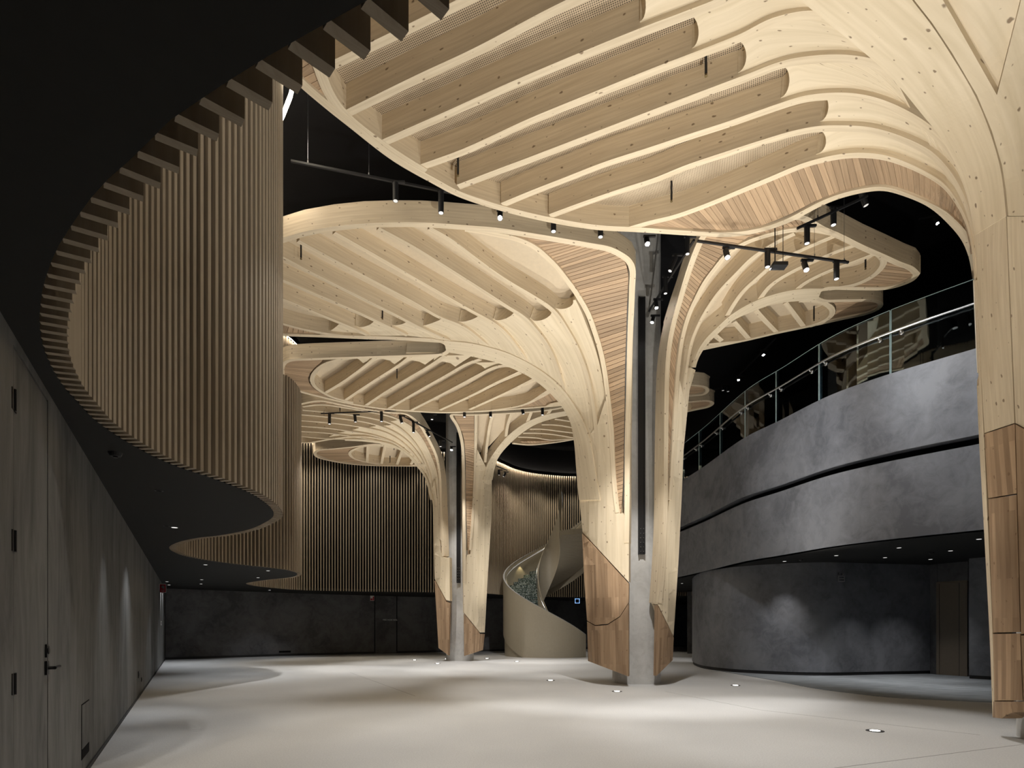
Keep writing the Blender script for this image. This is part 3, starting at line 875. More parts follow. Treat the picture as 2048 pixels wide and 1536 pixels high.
# ------------------------------------------------------------------ tree A (near, right edge of the frame)
tA = tree('timber_tree', 6.97, 7.0, 'largest branching timber column at the right edge, canopy sweeping overhead')
ZA = 8.3
LA = Leaf(6.97, 7.0, [(.83, -.3), (.86, .2), (.93, 2), (1.0, 4.1), (1.07, 6.2), (1.14, 6.75), (1.30, 7.2), (1.6, 7.65), (2.05, 7.97), (2.7, 8.18), (3.5, 8.27), (5, ZA), (12, ZA + .01)], tA)
oA = [(565, 135), (592, 166), (640, 208), (700, 256), (786, 322), (870, 370), (910, 391), (985, 417), (1085, 442), (1185, 459), (1285, 465), (1375, 471), (1450, 474), (1487, 471), (1537, 460),
      (1587, 441), (1637, 415), (1675, 399), (1725, 386), (1767, 382), (1800, 390), (1830, 401), (1861, 417), (1901, 453), (1926, 486), (1940, 526), (1945, 562)]
ringA = [(1255, 459), (1300, 446), (1350, 434), (1412, 412), (1475, 386), (1545, 357), (1612, 330), (1680, 314), (1723, 311.5), (1768, 316), (1811, 330), (1855, 351), (1886, 372), (1912, 405), (1932, 445), (1944, 494), (1948, 540), (1951, 600)]
a1 = [(1100, 434), (1160, 412), (1235, 386), (1310, 362), (1375, 336), (1450, 311), (1525, 287), (1587, 269), (1637, 260), (1686, 259), (1725, 261), (1761, 268), (1811, 285), (1861, 312), (1898, 352), (1920, 390), (1935, 430), (1943, 470), (1949, 530), (1952, 600)]
a2 = [(1005, 412), (1060, 389), (1135, 360), (1210, 331), (1300, 302), (1375, 277), (1450, 253), (1525, 227), (1575, 210), (1611, 200), (1661, 195), (1711, 197), (1761, 209), (1811, 231), (1848, 254), (1876, 278), (1898, 305), (1918, 340), (1936, 390), (1945, 440), (1951, 500)]
a3 = [(917, 376), (985, 350), (1060, 322), (1160, 284), (1260, 246), (1360, 208), (1435, 180), (1510, 152), (1540, 140), (1586, 127), (1661, 120), (1711, 123), (1753, 133), (1780, 150)]
a4 = [(842, 337), (930, 305), (1060, 246), (1185, 195), (1310, 145), (1410, 107), (1485, 77), (1536, 51), (1573, 40), (1611, 34), (1645, 36)]
a5 = [(757, 291), (880, 237), (980, 192), (1060, 157), (1185, 105), (1285, 65), (1360, 37), (1435, 8), (1500, -22), (1550, -42)]
a6 = [(695, 228), (830, 162), (955, 104), (1092, 32), (1150, 4), (1280, -52), (1400, -92), (1475, -103)]
a7 = [(650, 140), (830, 54), (930, 5), (1050, -52), (1180, -108), (1290, -152), (1365, -170)]
a8 = [(600, 62), (700, 8), (830, -62), (930, -115), (1060, -185), (1180, -250), (1290, -205)]
spA_l = [(1290, -205), (1365, -170), (1475, -103), (1550, -42), (1640, 32), (1711, 90), (1776, 147), (1848, 232), (1880, 272), (1905, 315), (1928, 365), (1943, 420), (1951, 470)]
spA_r = [(1520, -330), (1620, -250), (1700, -165), (1760, -90), (1825, 0), (1860, 45), (1900, 105), (1950, 190), (1980, 262), (2000, 330), (2008, 380), (2013, 432)]
outA = [(560, 120), (567, 140)] + oA[1:25] + [(1938, 470), (1928, 400), (1905, 330), (1848, 240), (1776, 155), (1711, 98), (1640, 40), (1550, -34), (1475, -95), (1365, -160), (1290, -198), (1180, -252), (1060, -187), (930, -117), (830, -64), (700, 5), (600, 60), (572, 85)]
pA = LA.poly('petal', outA, BD - .01, .04, M['deck'], tA, cell=26)
LA.strip('edge_beam', oA, .12, BD, M['spruce'], pA, side=-1)
LA.strip('edge_beam', [(1945, 562), (1950, 680), (1958, 865)], .10, .25, M['spruce'], pA, side=-1)
LA.strip('ring_beam', ringA, .105, BD, M['spruce'], pA)
LA.strip('ring_beam', [(610, 66), (626, 105), (640, 142), (652, 175), (674, 212), (702, 242), (742, 274), (795, 311), (850, 345)], .14, BD, M['spruce'], pA)
rA = [ringA, a1, a2, a3, a4, a5, a6, a7, a8]
ribs(LA, pA, rA[1:], .105)
panels(LA, pA, rA, [(0, 1, (1631, 322), (1628, 266), (1650, 290)), (1, 2, (1636, 255), (1641, 202), (1655, 226)), (2, 3, (1560, 207), (1558, 142), (1578, 166)),
                    (3, 4, (1474, 157), (1467, 87), (1492, 117)), (4, 5, (1381, 105), (1364, 30), (1396, 65)), (5, 6, (1277, 50), (1262, -48), (1290, 5)), (6, 7, (1170, -5), (1150, -95), (1185, -48)), (7, 8, (1070, -60), (1060, -180), (1085, -110))], n=34, keep=.8)
LA.ruled('spine_beam', spA_l, spA_r, -.006, BD, M['panel'], pA, nv=13)
# plank inlay between ring beam and edge beam
LA.battens([(1262, 460), (1300, 450), (1350, 439), (1412, 416), (1475, 391), (1537, 365), (1600, 340), (1636, 330), (1686, 320), (1723, 317), (1761, 321), (1811, 335), (1848, 353), (1886, 379), (1910, 413), (1930, 449), (1942, 500)],
           [(1290, 457), (1330, 459), (1392, 463), (1450, 465), (1512, 458), (1572, 436), (1628, 408), (1660, 395), (1700, 383), (1740, 376), (1775, 376), (1818, 389), (1850, 404), (1890, 436), (1912, 462), (1928, 482), (1941, 520)], .088, .035, .03, M['batten'], pA, gap=.05)
LA.battens([(608, 92), (618, 112), (632, 142), (642, 175), (662, 211)], [(570, 122), (580, 142), (598, 160), (622, 185), (655, 213)], .10, .035, .03, M['batten'], pA, gap=.06)
# near petal, right of the spine
pA2 = LA.poly('petal', [(2013, 432), (2000, 330), (1980, 262), (1950, 190), (1900, 105), (1860, 45), (1825, 0), (1760, -90), (1700, -165), (1760, -260), (1900, -330), (2080, -330), (2200, -200), (2230, 0), (2200, 250), (2130, 432)], BD - .01, .04, M['deck'], tA, cell=30)
LA.poly('spine_flank', [(1827, -2), (1864, 45), (1904, 105), (1954, 190), (1984, 262), (2004, 330), (2012, 380), (2017, 432), (2060, 432), (2030, 330), (1994, 190), (1908, 38), (1880, -10), (1840, -80), (1766, -90)], -.002, .3, M['panel'], pA2, cell=20)
LA.poly('infill_panel', [(1994, 190), (1908, 38), (1880, -10), (1900, -120), (2000, -120), (2062, -80), (2040, 4)], .075, .25, M['panel'], pA2, cell=20)
LA.poly('spine_flank', [(1994, 190), (2041, 4), (2062, -80), (2150, -60), (2200, 60), (2190, 250), (2130, 432), (2060, 432), (2030, 330)], -.002, .3, M['panel'], pA2, cell=24)
# trunk and cladding
kA = LA.ruled('trunk', [(1951, 470), (1956, 600), (1962, 740), (1969, 866)], [(2012, 433), (2017, 560), (2023, 700), (2029, 846)], 0, .2, M['spruce'], tA)
LA.ruled('trunk_face', [(2014, 433), (2019, 560), (2025, 700), (2031, 846)], [(2125, 433), (2128, 560), (2132, 700), (2136, 905)], 0, .2, M['spruce'], kA)
LA.ruled('trunk_side', [(1946, 560), (1951, 700), (1958, 860), (1970, 1080), (1981, 1293), (1986, 1434)], [(1954, 560), (1960, 700), (1968, 860), (1978, 1080), (1987, 1293), (1990, 1434)], -.005, .2, M['spruce'], kA, nv=3)
for q in ([(1970, 868), (1978, 996)], [(2030, 848), (2034, 987)]), ([(1978, 998.5), (1987, 1265)], [(2034, 989.5), (2041, 1264)]), ([(1987, 1268), (1990, 1401)], [(2041, 1267), (2046, 1401)]), \
         ([(2032, 849), (2043, 1268)], [(2140, 908), (2144, 1262)]), ([(2043, 1271), (2048, 1401)], [(2144, 1266), (2148, 1401)]):
    LA.ruled('cladding_panel', q[0], q[1], -.006, .1, M['clad'], kA)
LA.poly('foot_block', [(1989, 1403), (2050, 1403), (2148, 1403), (2148, 1424), (2036, 1424), (2026, 1425), (2014, 1430), (2006, 1437), (1988, 1435)], -.012, .22, M['clad'], kA, cell=14, step=6)
concrete_core(6.97, 7.0, 3, 9, 'grey concrete column core inside the nearest timber tree at the right edge', r=.60, steel=False)

# ------------------------------------------------------------------ tree B (middle)
BX, BY = 3.15, 14.6
tB = tree('timber_tree', BX, BY, 'central branching timber column with two canopies and pale plank inlays')
ZB = 8.6
LB = Leaf(BX, BY, [(1.14, -.3), (1.22, .3), (1.34, 2.6), (1.41, 3.9), (1.51, 5.2), (1.60, 6.0), (1.74, 6.6), (2.02, 7.1), (2.65, 7.68), (3.4, 8.05), (4.3, 8.3), (5.2, 8.44), (6.5, 8.55), (9, ZB), (14, ZB + .01)], tB)
# front left petal
oB = [(395, 600), (402, 570), (425, 545), (470, 513), (520, 490), (565, 476), (609, 463), (667, 453), (726, 447), (784, 445), (843, 445), (890, 447.5), (939, 451), (997, 456), (1075, 468), (1134, 478), (1192, 488), (1222, 494), (1247, 507), (1263, 519), (1271, 535), (1271, 550), (1269, 605), (1266, 668), (1263, 772), (1260, 877), (1259, 1002), (1258, 1085)]
slotB = [(895, 697), (888, 688), (862, 682), (745, 679), (648, 675), (565, 672), (480, 666), (430, 652), (402, 628), (395, 600)]
Lin = [(1032, 474), (1075, 493.5), (1095, 511), (1114, 529), (1134, 554), (1153, 579), (1169, 605), (1183, 632), (1192, 658), (1202, 689), (1212, 734), (1220, 796), (1226, 850), (1229, 904), (1231, 945), (1235, 990), (1239, 1024)]
Rin = [(1036, 474), (1125, 488), (1155, 493), (1200, 501), (1246, 522), (1256, 551), (1255, 584), (1254, 613), (1253, 640), (1252, 672), (1250, 720), (1249, 784), (1248, 841), (1247, 897), (1246, 940), (1244, 987), (1241, 1024)]
b1 = [(858, 458), (900, 482), (939, 511), (978, 540), (1017, 566), (1056, 589), (1085, 607), (1105, 622), (1120, 641), (1135, 665), (1150, 692), (1163, 722), (1175, 760), (1183, 800), (1189, 840), (1194, 900)]
b2 = [(756, 459), (823, 495), (882, 531), (958, 579), (1017, 617), (1046, 635), (1061, 650), (1078, 670), (1096, 697), (1109, 725), (1119, 754), (1129, 784)]
b3 = [(668, 468), (745, 511), (823, 556), (902, 601), (950, 628), (978, 643), (1004, 662), (1028, 690), (1046, 714), (1054, 724)]
b4 = [(596, 484), (667, 523), (745, 564), (823, 605), (882, 638), (909, 648), (937, 663), (960, 682), (976, 694)]
b5 = [(530, 498), (565, 517), (628, 550), (706, 589), (784, 628), (843, 658), (882, 676), (900, 683)]
b6 = [(455, 517), (565, 562), (628, 589), (706, 622), (775, 654), (814, 672)]
b7 = [(415, 545), (565, 600), (628, 626), (687, 650), (726, 667), (738, 673)]
rlow = [(400, 580), (480, 619), (565, 648), (609, 660), (667, 670), (720, 676)]
spB_u = [(640, 669), (716, 671.5), (792, 673.5), (870, 679), (956, 689), (1036, 715), (1114, 766), (1153, 817), (1176, 865), (1190, 940), (1200, 1010)]
outB = oB[::-1][6:] + slotB[::-1][1:] + [(900, 706), (940, 712), (1000, 726), (1066, 757), (1118, 803), (1140, 840), (1200, 870)]
pB = LB.poly('petal', [tuple(p) for p in outB], BD - .01, .04, M['board'], tB, cell=22)
LB.strip('edge_beam', oB, .115, BD, M['spruce'], pB, side=1)
LB.strip('edge_beam', slotB, .115, BD, M['spruce'], pB, side=1)
LB.strip('ring_beam', [(930, 455), (965, 460), (1000, 467)] + Lin, .105, BD, M['spruce'], pB, side=1)
LB.strip('ring_beam', rlow, .10, BD, M['spruce'], pB)
ringB = [(940, 458), (985, 467), (1025, 480), (1062, 500), (1085, 518), (1108, 544), (1128, 572), (1146, 598), (1160, 625), (1172, 655), (1185, 690), (1198, 735), (1208, 796), (1214, 850), (1218, 904), (1221, 945)]
rB = [ringB, b1, b2, b3, b4, b5, b6, b7, rlow]
ribs(LB, pB, rB[1:8], .105)
panels(LB, pB, rB, [(0, 1, (1155, 602), (1105, 613), (1130, 622)), (1, 2, (1105, 628), (1057, 638), (1083, 645)), (2, 3, (1031, 628), (986, 638), (1009, 643)), (3, 4, (960, 634), (916, 643), (939, 646)),
                    (4, 5, (888, 640), (847, 648), (866, 651)), (5, 6, (818, 645), (777, 652), (800, 655)), (6, 7, (749, 648), (710, 655), (732, 658)), (7, 8, (682, 653), (655, 665), (667, 663))])
LB.battens(Lin, Rin, .088, .035, .03, M['batten'], pB, gap=.10)
LB.battens([(425, 602), (480, 626), (565, 653), (609, 664), (655, 671)], [(405, 605), (450, 645), (560, 668), (609, 671.5), (660, 673)], .12, .035, .03, M['batten'], pB, gap=.08)
# rear left petal
oB2 = [(1124, 812), (1056, 817.5), (997, 822), (939, 825), (880, 826.5), (823, 823.5), (765, 819), (706, 810), (648, 797), (605, 786), (580, 777), (566, 764), (561, 748), (561, 734), (565, 724), (580, 719), (610, 717), (648, 715.5), (726, 713), (804, 710.5), (870, 708), (888, 705), (895, 697)]
r1 = [(650, 787), (687, 765), (726, 737), (745, 722), (750, 717)]
r2 = [(687, 804), (726, 778), (765, 753), (804, 728), (820, 715)]
r3 = [(730, 813), (784, 778), (833, 749), (862, 732), (890, 713)]
r4 = [(777, 818), (843, 780), (902, 747), (925, 734), (941, 726), (960, 720)]
r5 = [(823, 821), (880, 792), (939, 761), (978, 741), (1001, 733), (1020, 733)]
r6 = [(880, 821), (939, 794), (997, 765), (1040, 746)]
r7 = [(939, 820), (997, 794), (1036, 776), (1069, 760)]
ring2 = [(700, 717), (671, 722), (650, 729), (634, 741), (624, 755), (626, 768), (642, 783), (668, 796), (706, 806)]
ring3 = [(985, 821), (1032, 814), (1056, 807), (1075, 797), (1098, 783)]
pB2 = LB.poly('petal', oB2 + [(905, 706), (940, 713), (1000, 727), (1066, 758), (1110, 798)], BD - .01, .04, M['board'], tB, cell=18)
LB.strip('edge_beam', oB2, .115, BD, M['spruce'], pB2, side=1)
LB.strip('ring_beam', ring2, .12, BD, M['spruce'], pB2); LB.strip('ring_beam', ring3, .105, BD, M['spruce'], pB2)
ribs(LB, pB2, [r1, r2, r3, r4, r5, r6, r7], .105)
rB2 = [ring2[::-1][2:][:1] + [(690, 717.5)], r1, r2, r3, r4, r5]
LB.poly('infill_panel', [(690, 716), (706, 719), (717, 722), (726, 730), (745, 722), (752, 713)], .05, .25, M['panel'], pB2, cell=9, step=4)
for (p, q, s_, t_, e) in [((747, 726), (763, 721), (778, 725), (789, 732), (818, 711)), ((806, 729), (823, 724.5), (838, 727), (850, 733), (884, 708)), ((864, 732), (884, 727), (900, 730), (910, 737), (945, 714)), ((930, 734), (950, 730), (962, 735), (972, 744), (1003, 728))]:
    LB.poly('infill_panel', [p, q, s_, t_, e, (p[0] + 6, e[1] + 1)], .05, .25, M['panel'], pB2, cell=9, step=4)
LB.battens([(590, 718), (620, 718), (645, 722), (630, 738), (617, 755), (619, 770), (634, 784), (655, 795)], [(588, 719.5), (580, 720.5), (570, 726), (566, 735), (566, 747), (572, 766), (603, 783), (650, 796)], .12, .035, .03, M['batten'], pB2, gap=.08)
LB.battens([(1040, 816), (1058, 809), (1078, 799), (1100, 785)], [(1042, 818), (1066, 815), (1092, 813), (1116, 810)], .09, .035, .03, M['batten'], pB2, gap=.08)
# spine, trunk, cladding of the left half
spB_l = [(893, 704), (940, 712), (1000, 727), (1066, 758), (1118, 805), (1140, 842), (1148, 880), (1153, 940), (1158, 1000)]
LB.ruled('spine_beam', [(888, 681), (956, 689), (1036, 715), (1114, 766), (1153, 817), (1176, 865), (1190, 940), (1200, 1000)], spB_l, -.006, BD, M['panel'], pB, nv=9)
LB.ruled('spine_edge', [(640, 669), (716, 671.5), (792, 673.5), (888, 681)], [(640, 674), (716, 677), (792, 680), (888, 686)], -.002, BD, M['spruce'], pB, nv=3)
kB = LB.poly('trunk', [(1180, 868), (1194, 850), (1210, 800), (1218, 820), (1224, 870), (1228, 930), (1234, 990), (1240, 1027), (1246, 1026), (1258, 1050), (1257.5, 1164), (1164, 1064), (1158, 1000), (1153, 930), (1150, 885)], .012, .3, M['panel'], tB, cell=18)
LB.poly('cladding_panel', [(1164, 1067), (1257.5, 1167), (1257, 1205), (1240, 1232), (1215, 1248), (1190, 1250), (1174, 1241), (1168, 1150)], 0, .14, M['clad'], kB, cell=18)
LB.poly('cladding_panel', [(1174, 1243), (1190, 1252), (1215, 1250), (1240, 1234), (1257, 1207), (1257, 1353), (1176, 1322)], 0, .14, M['clad'], kB, cell=18)

# right half
LR = Leaf(BX - .1, BY, [(.98, -.3), (1.06, .9), (1.20, 3.3), (1.29, 4.6), (1.36, 5.9), (1.42, 6.6), (1.53, 7.4), (1.70, 7.9), (2.05, 8.28), (2.7, 8.48), (4.0, ZB), (12, ZB + .01)], tB)
oR = [(1840, 546), (1831, 535), (1810, 527), (1768, 508), (1727, 490), (1685, 469), (1643, 450), (1608, 431), (1560, 438), (1500, 448), (1440, 455), (1412, 462), (1399, 476), (1386, 504), (1374, 537), (1362, 576), (1351, 615), (1341, 654), (1335, 688), (1331, 730), (1329, 793), (1328, 918), (1327, 1050), (1323, 1130), (1316, 1206)]
oR2 = [(1635, 592), (1640, 584), (1655, 580), (1685, 580), (1768, 580), (1800, 573), (1822, 564), (1838, 553), (1841, 546)]
ringR = [(1671, 469), (1651, 465), (1612, 460), (1573, 463), (1534, 472), (1495, 485), (1456, 508), (1433, 535), (1411, 564), (1394, 596), (1378, 631), (1366, 674), (1359, 720), (1355, 760), (1351, 830), (1346, 920), (1341, 1000)]
f1 = [(1589, 469), (1554, 486), (1525, 504), (1505, 518), (1472, 551), (1444, 580), (1421, 611), (1403, 641), (1386, 680), (1377, 722), (1372, 760), (1368, 810)]
f2 = [(1671, 473), (1612, 498), (1573, 516), (1542, 535), (1519, 555), (1491, 580), (1472, 604), (1455, 632)]
f3 = [(1714, 491), (1671, 506), (1632, 523), (1593, 541), (1564, 557), (1538, 576), (1518, 603)]
f4 = [(1754, 508), (1700, 529), (1661, 543), (1622, 561), (1599, 576), (1578, 596)]
ringR2 = [(1758, 510), (1767, 519), (1766, 529), (1758, 542), (1737, 558), (1706, 571), (1677, 576), (1640, 580)]
outR = oR[:18] + [(1352, 700), (1380, 690), (1404, 690), (1441, 652), (1495, 613), (1573, 596), (1634, 590), (1640, 584), (1655, 581), (1768, 580), (1800, 573), (1822, 564), (1838, 553)]
pR1 = LR.poly('petal', outR, BD - .01, .04, M['board'], tB, cell=20)
LR.strip('edge_beam', oR, .115, BD, M['spruce'], pR1, side=-1); LR.strip('edge_beam', oR2, .115, BD, M['spruce'], pR1, side=-1)
LR.strip('ring_beam', ringR, .105, BD, M['spruce'], pR1); LR.strip('ring_beam', ringR2, .12, BD, M['spruce'], pR1)
ribs(LR, pR1, [f1, f2, f3, f4], .105)
LR.battens([(1410, 470), (1396, 492), (1388, 512), (1378, 540), (1367, 578), (1357, 615), (1347, 654), (1341, 690), (1338, 730), (1336, 793), (1335, 918), (1333, 1016)],
           [(1500, 476), (1445, 512), (1426, 536), (1405, 564), (1388, 596), (1373, 631), (1360, 674), (1354, 720), (1351, 760), (1347, 830), (1341, 920), (1334, 1018)], .088, .035, .03, M['batten'], pR1, gap=.1)
LR.battens([(1420, 468), (1480, 456), (1540, 447), (1600, 438), (1650, 458)], [(1500, 478), (1520, 472), (1565, 461), (1610, 456), (1655, 461)], .09, .035, .03, M['batten'], pR1, gap=.1)
LR.battens([(1774, 517), (1772, 530), (1763, 545), (1740, 561), (1708, 574), (1685, 577)], [(1776, 515), (1832, 541), (1829, 551), (1800, 567), (1762, 575), (1700, 577)], .09, .035, .03, M['batten'], pR1, gap=.1)
spR_u = [(1385, 735), (1392, 709), (1409, 680), (1441, 648), (1460, 631), (1495, 609), (1530, 594), (1573, 582), (1612, 577), (1645, 577)]
spR_l = [(1391, 735), (1396, 718), (1413, 690), (1437, 666), (1466, 641), (1505, 623), (1544, 609), (1573, 604), (1605, 601), (1636, 597)]
LR.ruled('spine_beam', spR_u, spR_l, -.006, BD, M['panel'], pR1, nv=6)
# rear right petal
oR3 = [(1635, 592), (1641, 598), (1664, 599), (1747, 599), (1762, 602), (1768, 609), (1763, 616), (1735, 629), (1685, 640), (1612, 656), (1554, 668), (1503, 680), (1456, 690), (1404, 701)]
pR2 = LR.poly('petal', oR3 + [(1398, 712), (1420, 682), (1437, 668), (1466, 644), (1505, 625), (1544, 611), (1573, 605), (1605, 602)], BD - .01, .04, M['board'], tB, cell=16)
LR.strip('edge_beam', oR3, .10, BD, M['spruce'], pR2, side=1)
LR.strip('ring_beam', [(1600, 602), (1627, 603), (1650, 608), (1664, 618), (1664, 629), (1647, 643), (1620, 653)], .12, BD, M['spruce'], pR2)
LR.strip('ring_beam', [(1418, 690), (1450, 686), (1490, 682)], .07, BD, M['spruce'], pR2)
ribs(LR, pR2, [[(1444, 683), (1431, 672)], [(1499, 680), (1468, 645)], [(1554, 667), (1525, 637), (1512, 622)], [(1607, 654), (1571, 607)]], .105)
LR.battens([(1655, 604), (1670, 612), (1671, 630), (1652, 645)], [(1660, 602), (1750, 603), (1755, 617), (1660, 642)], .09, .035, .03, M['batten'], pR2, gap=.1)
kR = LR.poly('trunk', [(1337, 1022), (1346, 950), (1353, 850), (1360, 760), (1372, 810), (1382, 735), (1392, 740), (1380, 780), (1373, 850), (1368, 900), (1364, 1000), (1358, 1120), (1348, 1272), (1316, 1208), (1324, 1130), (1330, 1045)], .01, .25, M['panel'], tB, cell=14)
LR.poly('cladding_panel', [(1315, 1211), (1347.5, 1275), (1345.5, 1320), (1313, 1352)], 0, .12, M['clad'], kR, cell=14)
concrete_core(BX, BY, 3.17, 9.4, 'grey concrete column with black steel channel inside the central timber tree')

# ------------------------------------------------------------------ tree C (far)
CXX, CYY = -2.2, 24.3
tC = tree('timber_tree', CXX, CYY, 'farthest branching timber column standing before the slatted back curtain')
profC = [(1.0, -.3), (1.05, .3), (1.12, 3.0), (1.18, 5.0), (1.25, 6.6), (1.38, 7.4), (1.62, 7.95), (2.05, 8.3), (2.8, 8.5), (4.2, ZB), (14, ZB + .01)]
LC = Leaf(CXX, CYY, profC, tC)
oC = [(888, 1112), (886.5, 1072), (884, 1010), (882, 954), (876, 916), (860, 879), (841, 848), (815, 828), (780, 824.5), (720, 816), (680, 808), (640, 801), (605, 806), (572, 816), (556, 830), (552, 848), (562, 868), (605, 886), (667, 879), (706, 875), (740, 876), (780, 884)]
pC = LC.poly('petal', oC[4:] + [(815, 905), (838, 930), (855, 955)], BD - .01, .04, M['board'], tC, cell=16)
LC.strip('edge_beam', oC, .115, BD, M['spruce'], pC, side=-1, step=6)
c0 = [(605, 814), (640, 810), (690, 816), (740, 825), (785, 835), (822, 855), (841, 876), (860, 912), (872, 947), (877, 1010), (881, 1080)]
c1 = [(605, 821), (667, 827), (740, 837), (785, 850), (815, 872), (840, 905), (857, 945), (864, 985)]
c2 = [(590, 829), (680, 838), (745, 849), (790, 867), (820, 890), (845, 925), (860, 965)]
c3 = [(575, 840), (680, 849), (730, 857), (775, 869), (808, 890), (835, 920), (850, 945)]
c4 = [(570, 851), (660, 858), (700, 864), (750, 873), (790, 888), (818, 908)]
c5 = [(570, 862), (650, 867), (690, 872), (740, 880), (785, 890)]
c6 = [(580, 870), (640, 877), (690, 879), (740, 882)]
LC.strip('ring_beam', c0, .105, BD, M['spruce'], pC, step=6)
ribs(LC, pC, [c1, c2, c3, c4, c5], .105, 6); LC.strip('ring_beam', c6, .09, BD, M['spruce'], pC, step=6)
rC = [c0, c1, c2, c3, c4, c5, c6]
panels(LC, pC, rC, [(0, 1, (800, 836), (775, 846), (792, 845)), (1, 2, (788, 852), (762, 854), (780, 854)), (2, 3, (755, 852), (730, 857), (746, 857)), (3, 4, (724, 856), (700, 864), (714, 861)), (4, 5, (697, 864), (672, 870), (688, 867)), (5, 6, (675, 870), (655, 877), (667, 873))], n=18)
LC.battens([(620, 811), (690, 814), (740, 823), (785, 833), (822, 854), (841, 875), (860, 911), (872, 947), (877, 1010), (882, 1105)], [(620, 806), (690, 810), (740, 819), (790, 826), (829, 846), (851, 874), (868, 912), (878, 955), (880, 1010), (884, 1105)], .10, .035, .03, M['batten'], pC, gap=.1)
LC.ruled('spine_beam', [(690, 878), (740, 880), (785, 889), (815, 906), (838, 930), (855, 958), (866, 1000)], [(690, 881), (740, 884), (780, 892), (812, 908), (834, 934), (850, 955), (859, 1000)], -.006, BD, M['panel'], pC, nv=5)
oC2 = [(852, 933), (810, 933), (748, 932), (701, 929), (654, 921), (632, 914), (625, 907), (633, 901), (667, 897), (706, 893), (745, 888), (780, 889)]
pC2 = LC.poly('petal', oC2 + [(812, 908), (834, 930)], BD - .01, .04, M['board'], tC, cell=12, step=6)
LC.strip('edge_beam', oC2, .12, BD, M['spruce'], pC2, side=1, step=5)
LC.strip('ring_beam', [(760, 890), (735, 892), (712, 898), (699, 907), (706, 916), (730, 924), (760, 929)], .12, BD, M['spruce'], pC2, step=5)
ribs(LC, pC2, [[(734, 924), (736, 893)], [(763, 928), (771, 889)], [(794, 930), (806, 897)], [(822, 930), (829, 914)]], .11, 5)
LC.battens([(745, 890), (715, 896), (697, 907), (704, 918), (728, 926)], [(735, 891), (667, 899), (632, 907), (660, 920), (715, 928)], .13, .035, .03, M['batten'], pC2, gap=.1)
LC.poly('infill_panel', [(735, 890), (745, 897), (765, 896), (785, 899), (805, 901), (812, 908), (790, 893), (765, 888)], .05, .2, M['panel'], pC2, cell=6, step=4)
kC = LC.poly('trunk', [(856, 950), (862, 985), (868, 960), (874, 1000), (880, 1100), (884, 1112), (889, 1115), (899, 1115), (899.5, 1202), (892, 1200), (869, 1158), (865, 1010), (860, 975)], .01, .25, M['panel'], tC, cell=10, step=6)
LC.poly('cladding_panel', [(869, 1161), (892, 1204), (899.5, 1206), (897, 1311), (877, 1296)], 0, .12, M['clad'], kC, cell=12, step=6)
# right half
LD = Leaf(CXX, CYY, [(1.0, -.3), (1.07, .3), (1.22, 3.0), (1.33, 4.6), (1.43, 6.2), (1.53, 7.2), (1.74, 7.85), (2.1, 8.25), (2.8, 8.48), (4.2, ZB), (14, ZB + .01)], tC)
oD = [(927, 1166), (925, 1010), (924, 935), (921, 885), (911, 851), (899, 830), (920, 829), (960, 828.5), (1000, 826.5), (1060, 823), (1115, 816), (1160, 804), (1250, 784), (1330, 772), (1380, 769), (1408, 772), (1420, 779), (1413, 788), (1379, 793), (1250, 802), (1160, 812)]
pD = LD.poly('petal', oD[3:] + [(1130, 823), (1085, 832), (1048, 848), (1013, 875), (985, 905), (965, 915), (940, 900)], BD - .01, .04, M['board'], tC, cell=16)
LD.strip('edge_beam', oD, .115, BD, M['spruce'], pD, side=1, step=6)
LD.strip('ring_beam', [(952, 829), (951, 900), (950, 950), (946, 1030), (941, 1100)], .105, BD, M['spruce'], pD, step=6)
ribs(LD, pD, [[(985.5, 828), (980, 851), (974, 890), (971, 925)], [(1024.5, 826), (1017, 845), (1012, 874)], [(1063.5, 823), (1054, 847)], [(1103, 818), (1096, 829)]], .105, 6)
LD.battens([(908, 831), (915, 848), (926, 872), (931, 915), (932, 994), (936.5, 1106)], [(948, 831), (948, 848), (948, 872), (948, 920), (947, 994), (938.5, 1110)], .10, .035, .03, M['batten'], pD, gap=.1)
LD.battens([(1340, 775), (1370, 778), (1372, 786), (1340, 792)], [(1350, 773), (1405, 775), (1408, 784), (1350, 793)], .13, .035, .03, M['batten'], pD, gap=.1)
LD.ruled('spine_beam', [(966, 960), (974, 929), (989, 904), (1013, 874), (1048, 847), (1085, 831), (1130, 822), (1180, 814)], [(985, 960), (991, 928), (999, 911), (1021, 886), (1048, 863), (1075, 847), (1114, 835), (1180, 824)], -.006, BD, M['panel'], pD, nv=7)
oD2 = [(1180, 826), (1300, 810), (1377, 803), (1418, 801), (1430, 806), (1422, 813), (1377, 824), (1250, 855), (1147, 880), (1095, 888), (1056, 891), (1024, 888)]
pD2 = LD.poly('petal', oD2 + [(1030, 882), (1048, 866), (1075, 850), (1114, 838)], BD - .01, .04, M['board'], tC, cell=14)
LD.strip('edge_beam', oD2, .115, BD, M['spruce'], pD2, side=1, step=6)
ribs(LD, pD2, [[(1144, 879), (1100, 881), (1075, 877), (1036, 875)], [(1150, 877), (1110, 870), (1075, 867), (1046, 867)], [(1150, 867), (1110, 862), (1085, 859), (1060, 859)], [(1150, 857), (1114, 851), (1083, 850)], [(1150, 845), (1110, 839)]], .105, 6)
LD.battens([(1040, 884), (1075, 884), (1110, 883)], [(1045, 888), (1080, 889), (1115, 884)], .12, .035, .03, M['batten'], pD2, gap=.1)
LD.battens([(1340, 806), (1380, 806), (1385, 818), (1350, 828)], [(1350, 805), (1418, 804), (1416, 812), (1360, 826)], .13, .035, .03, M['batten'], pD2, gap=.1)
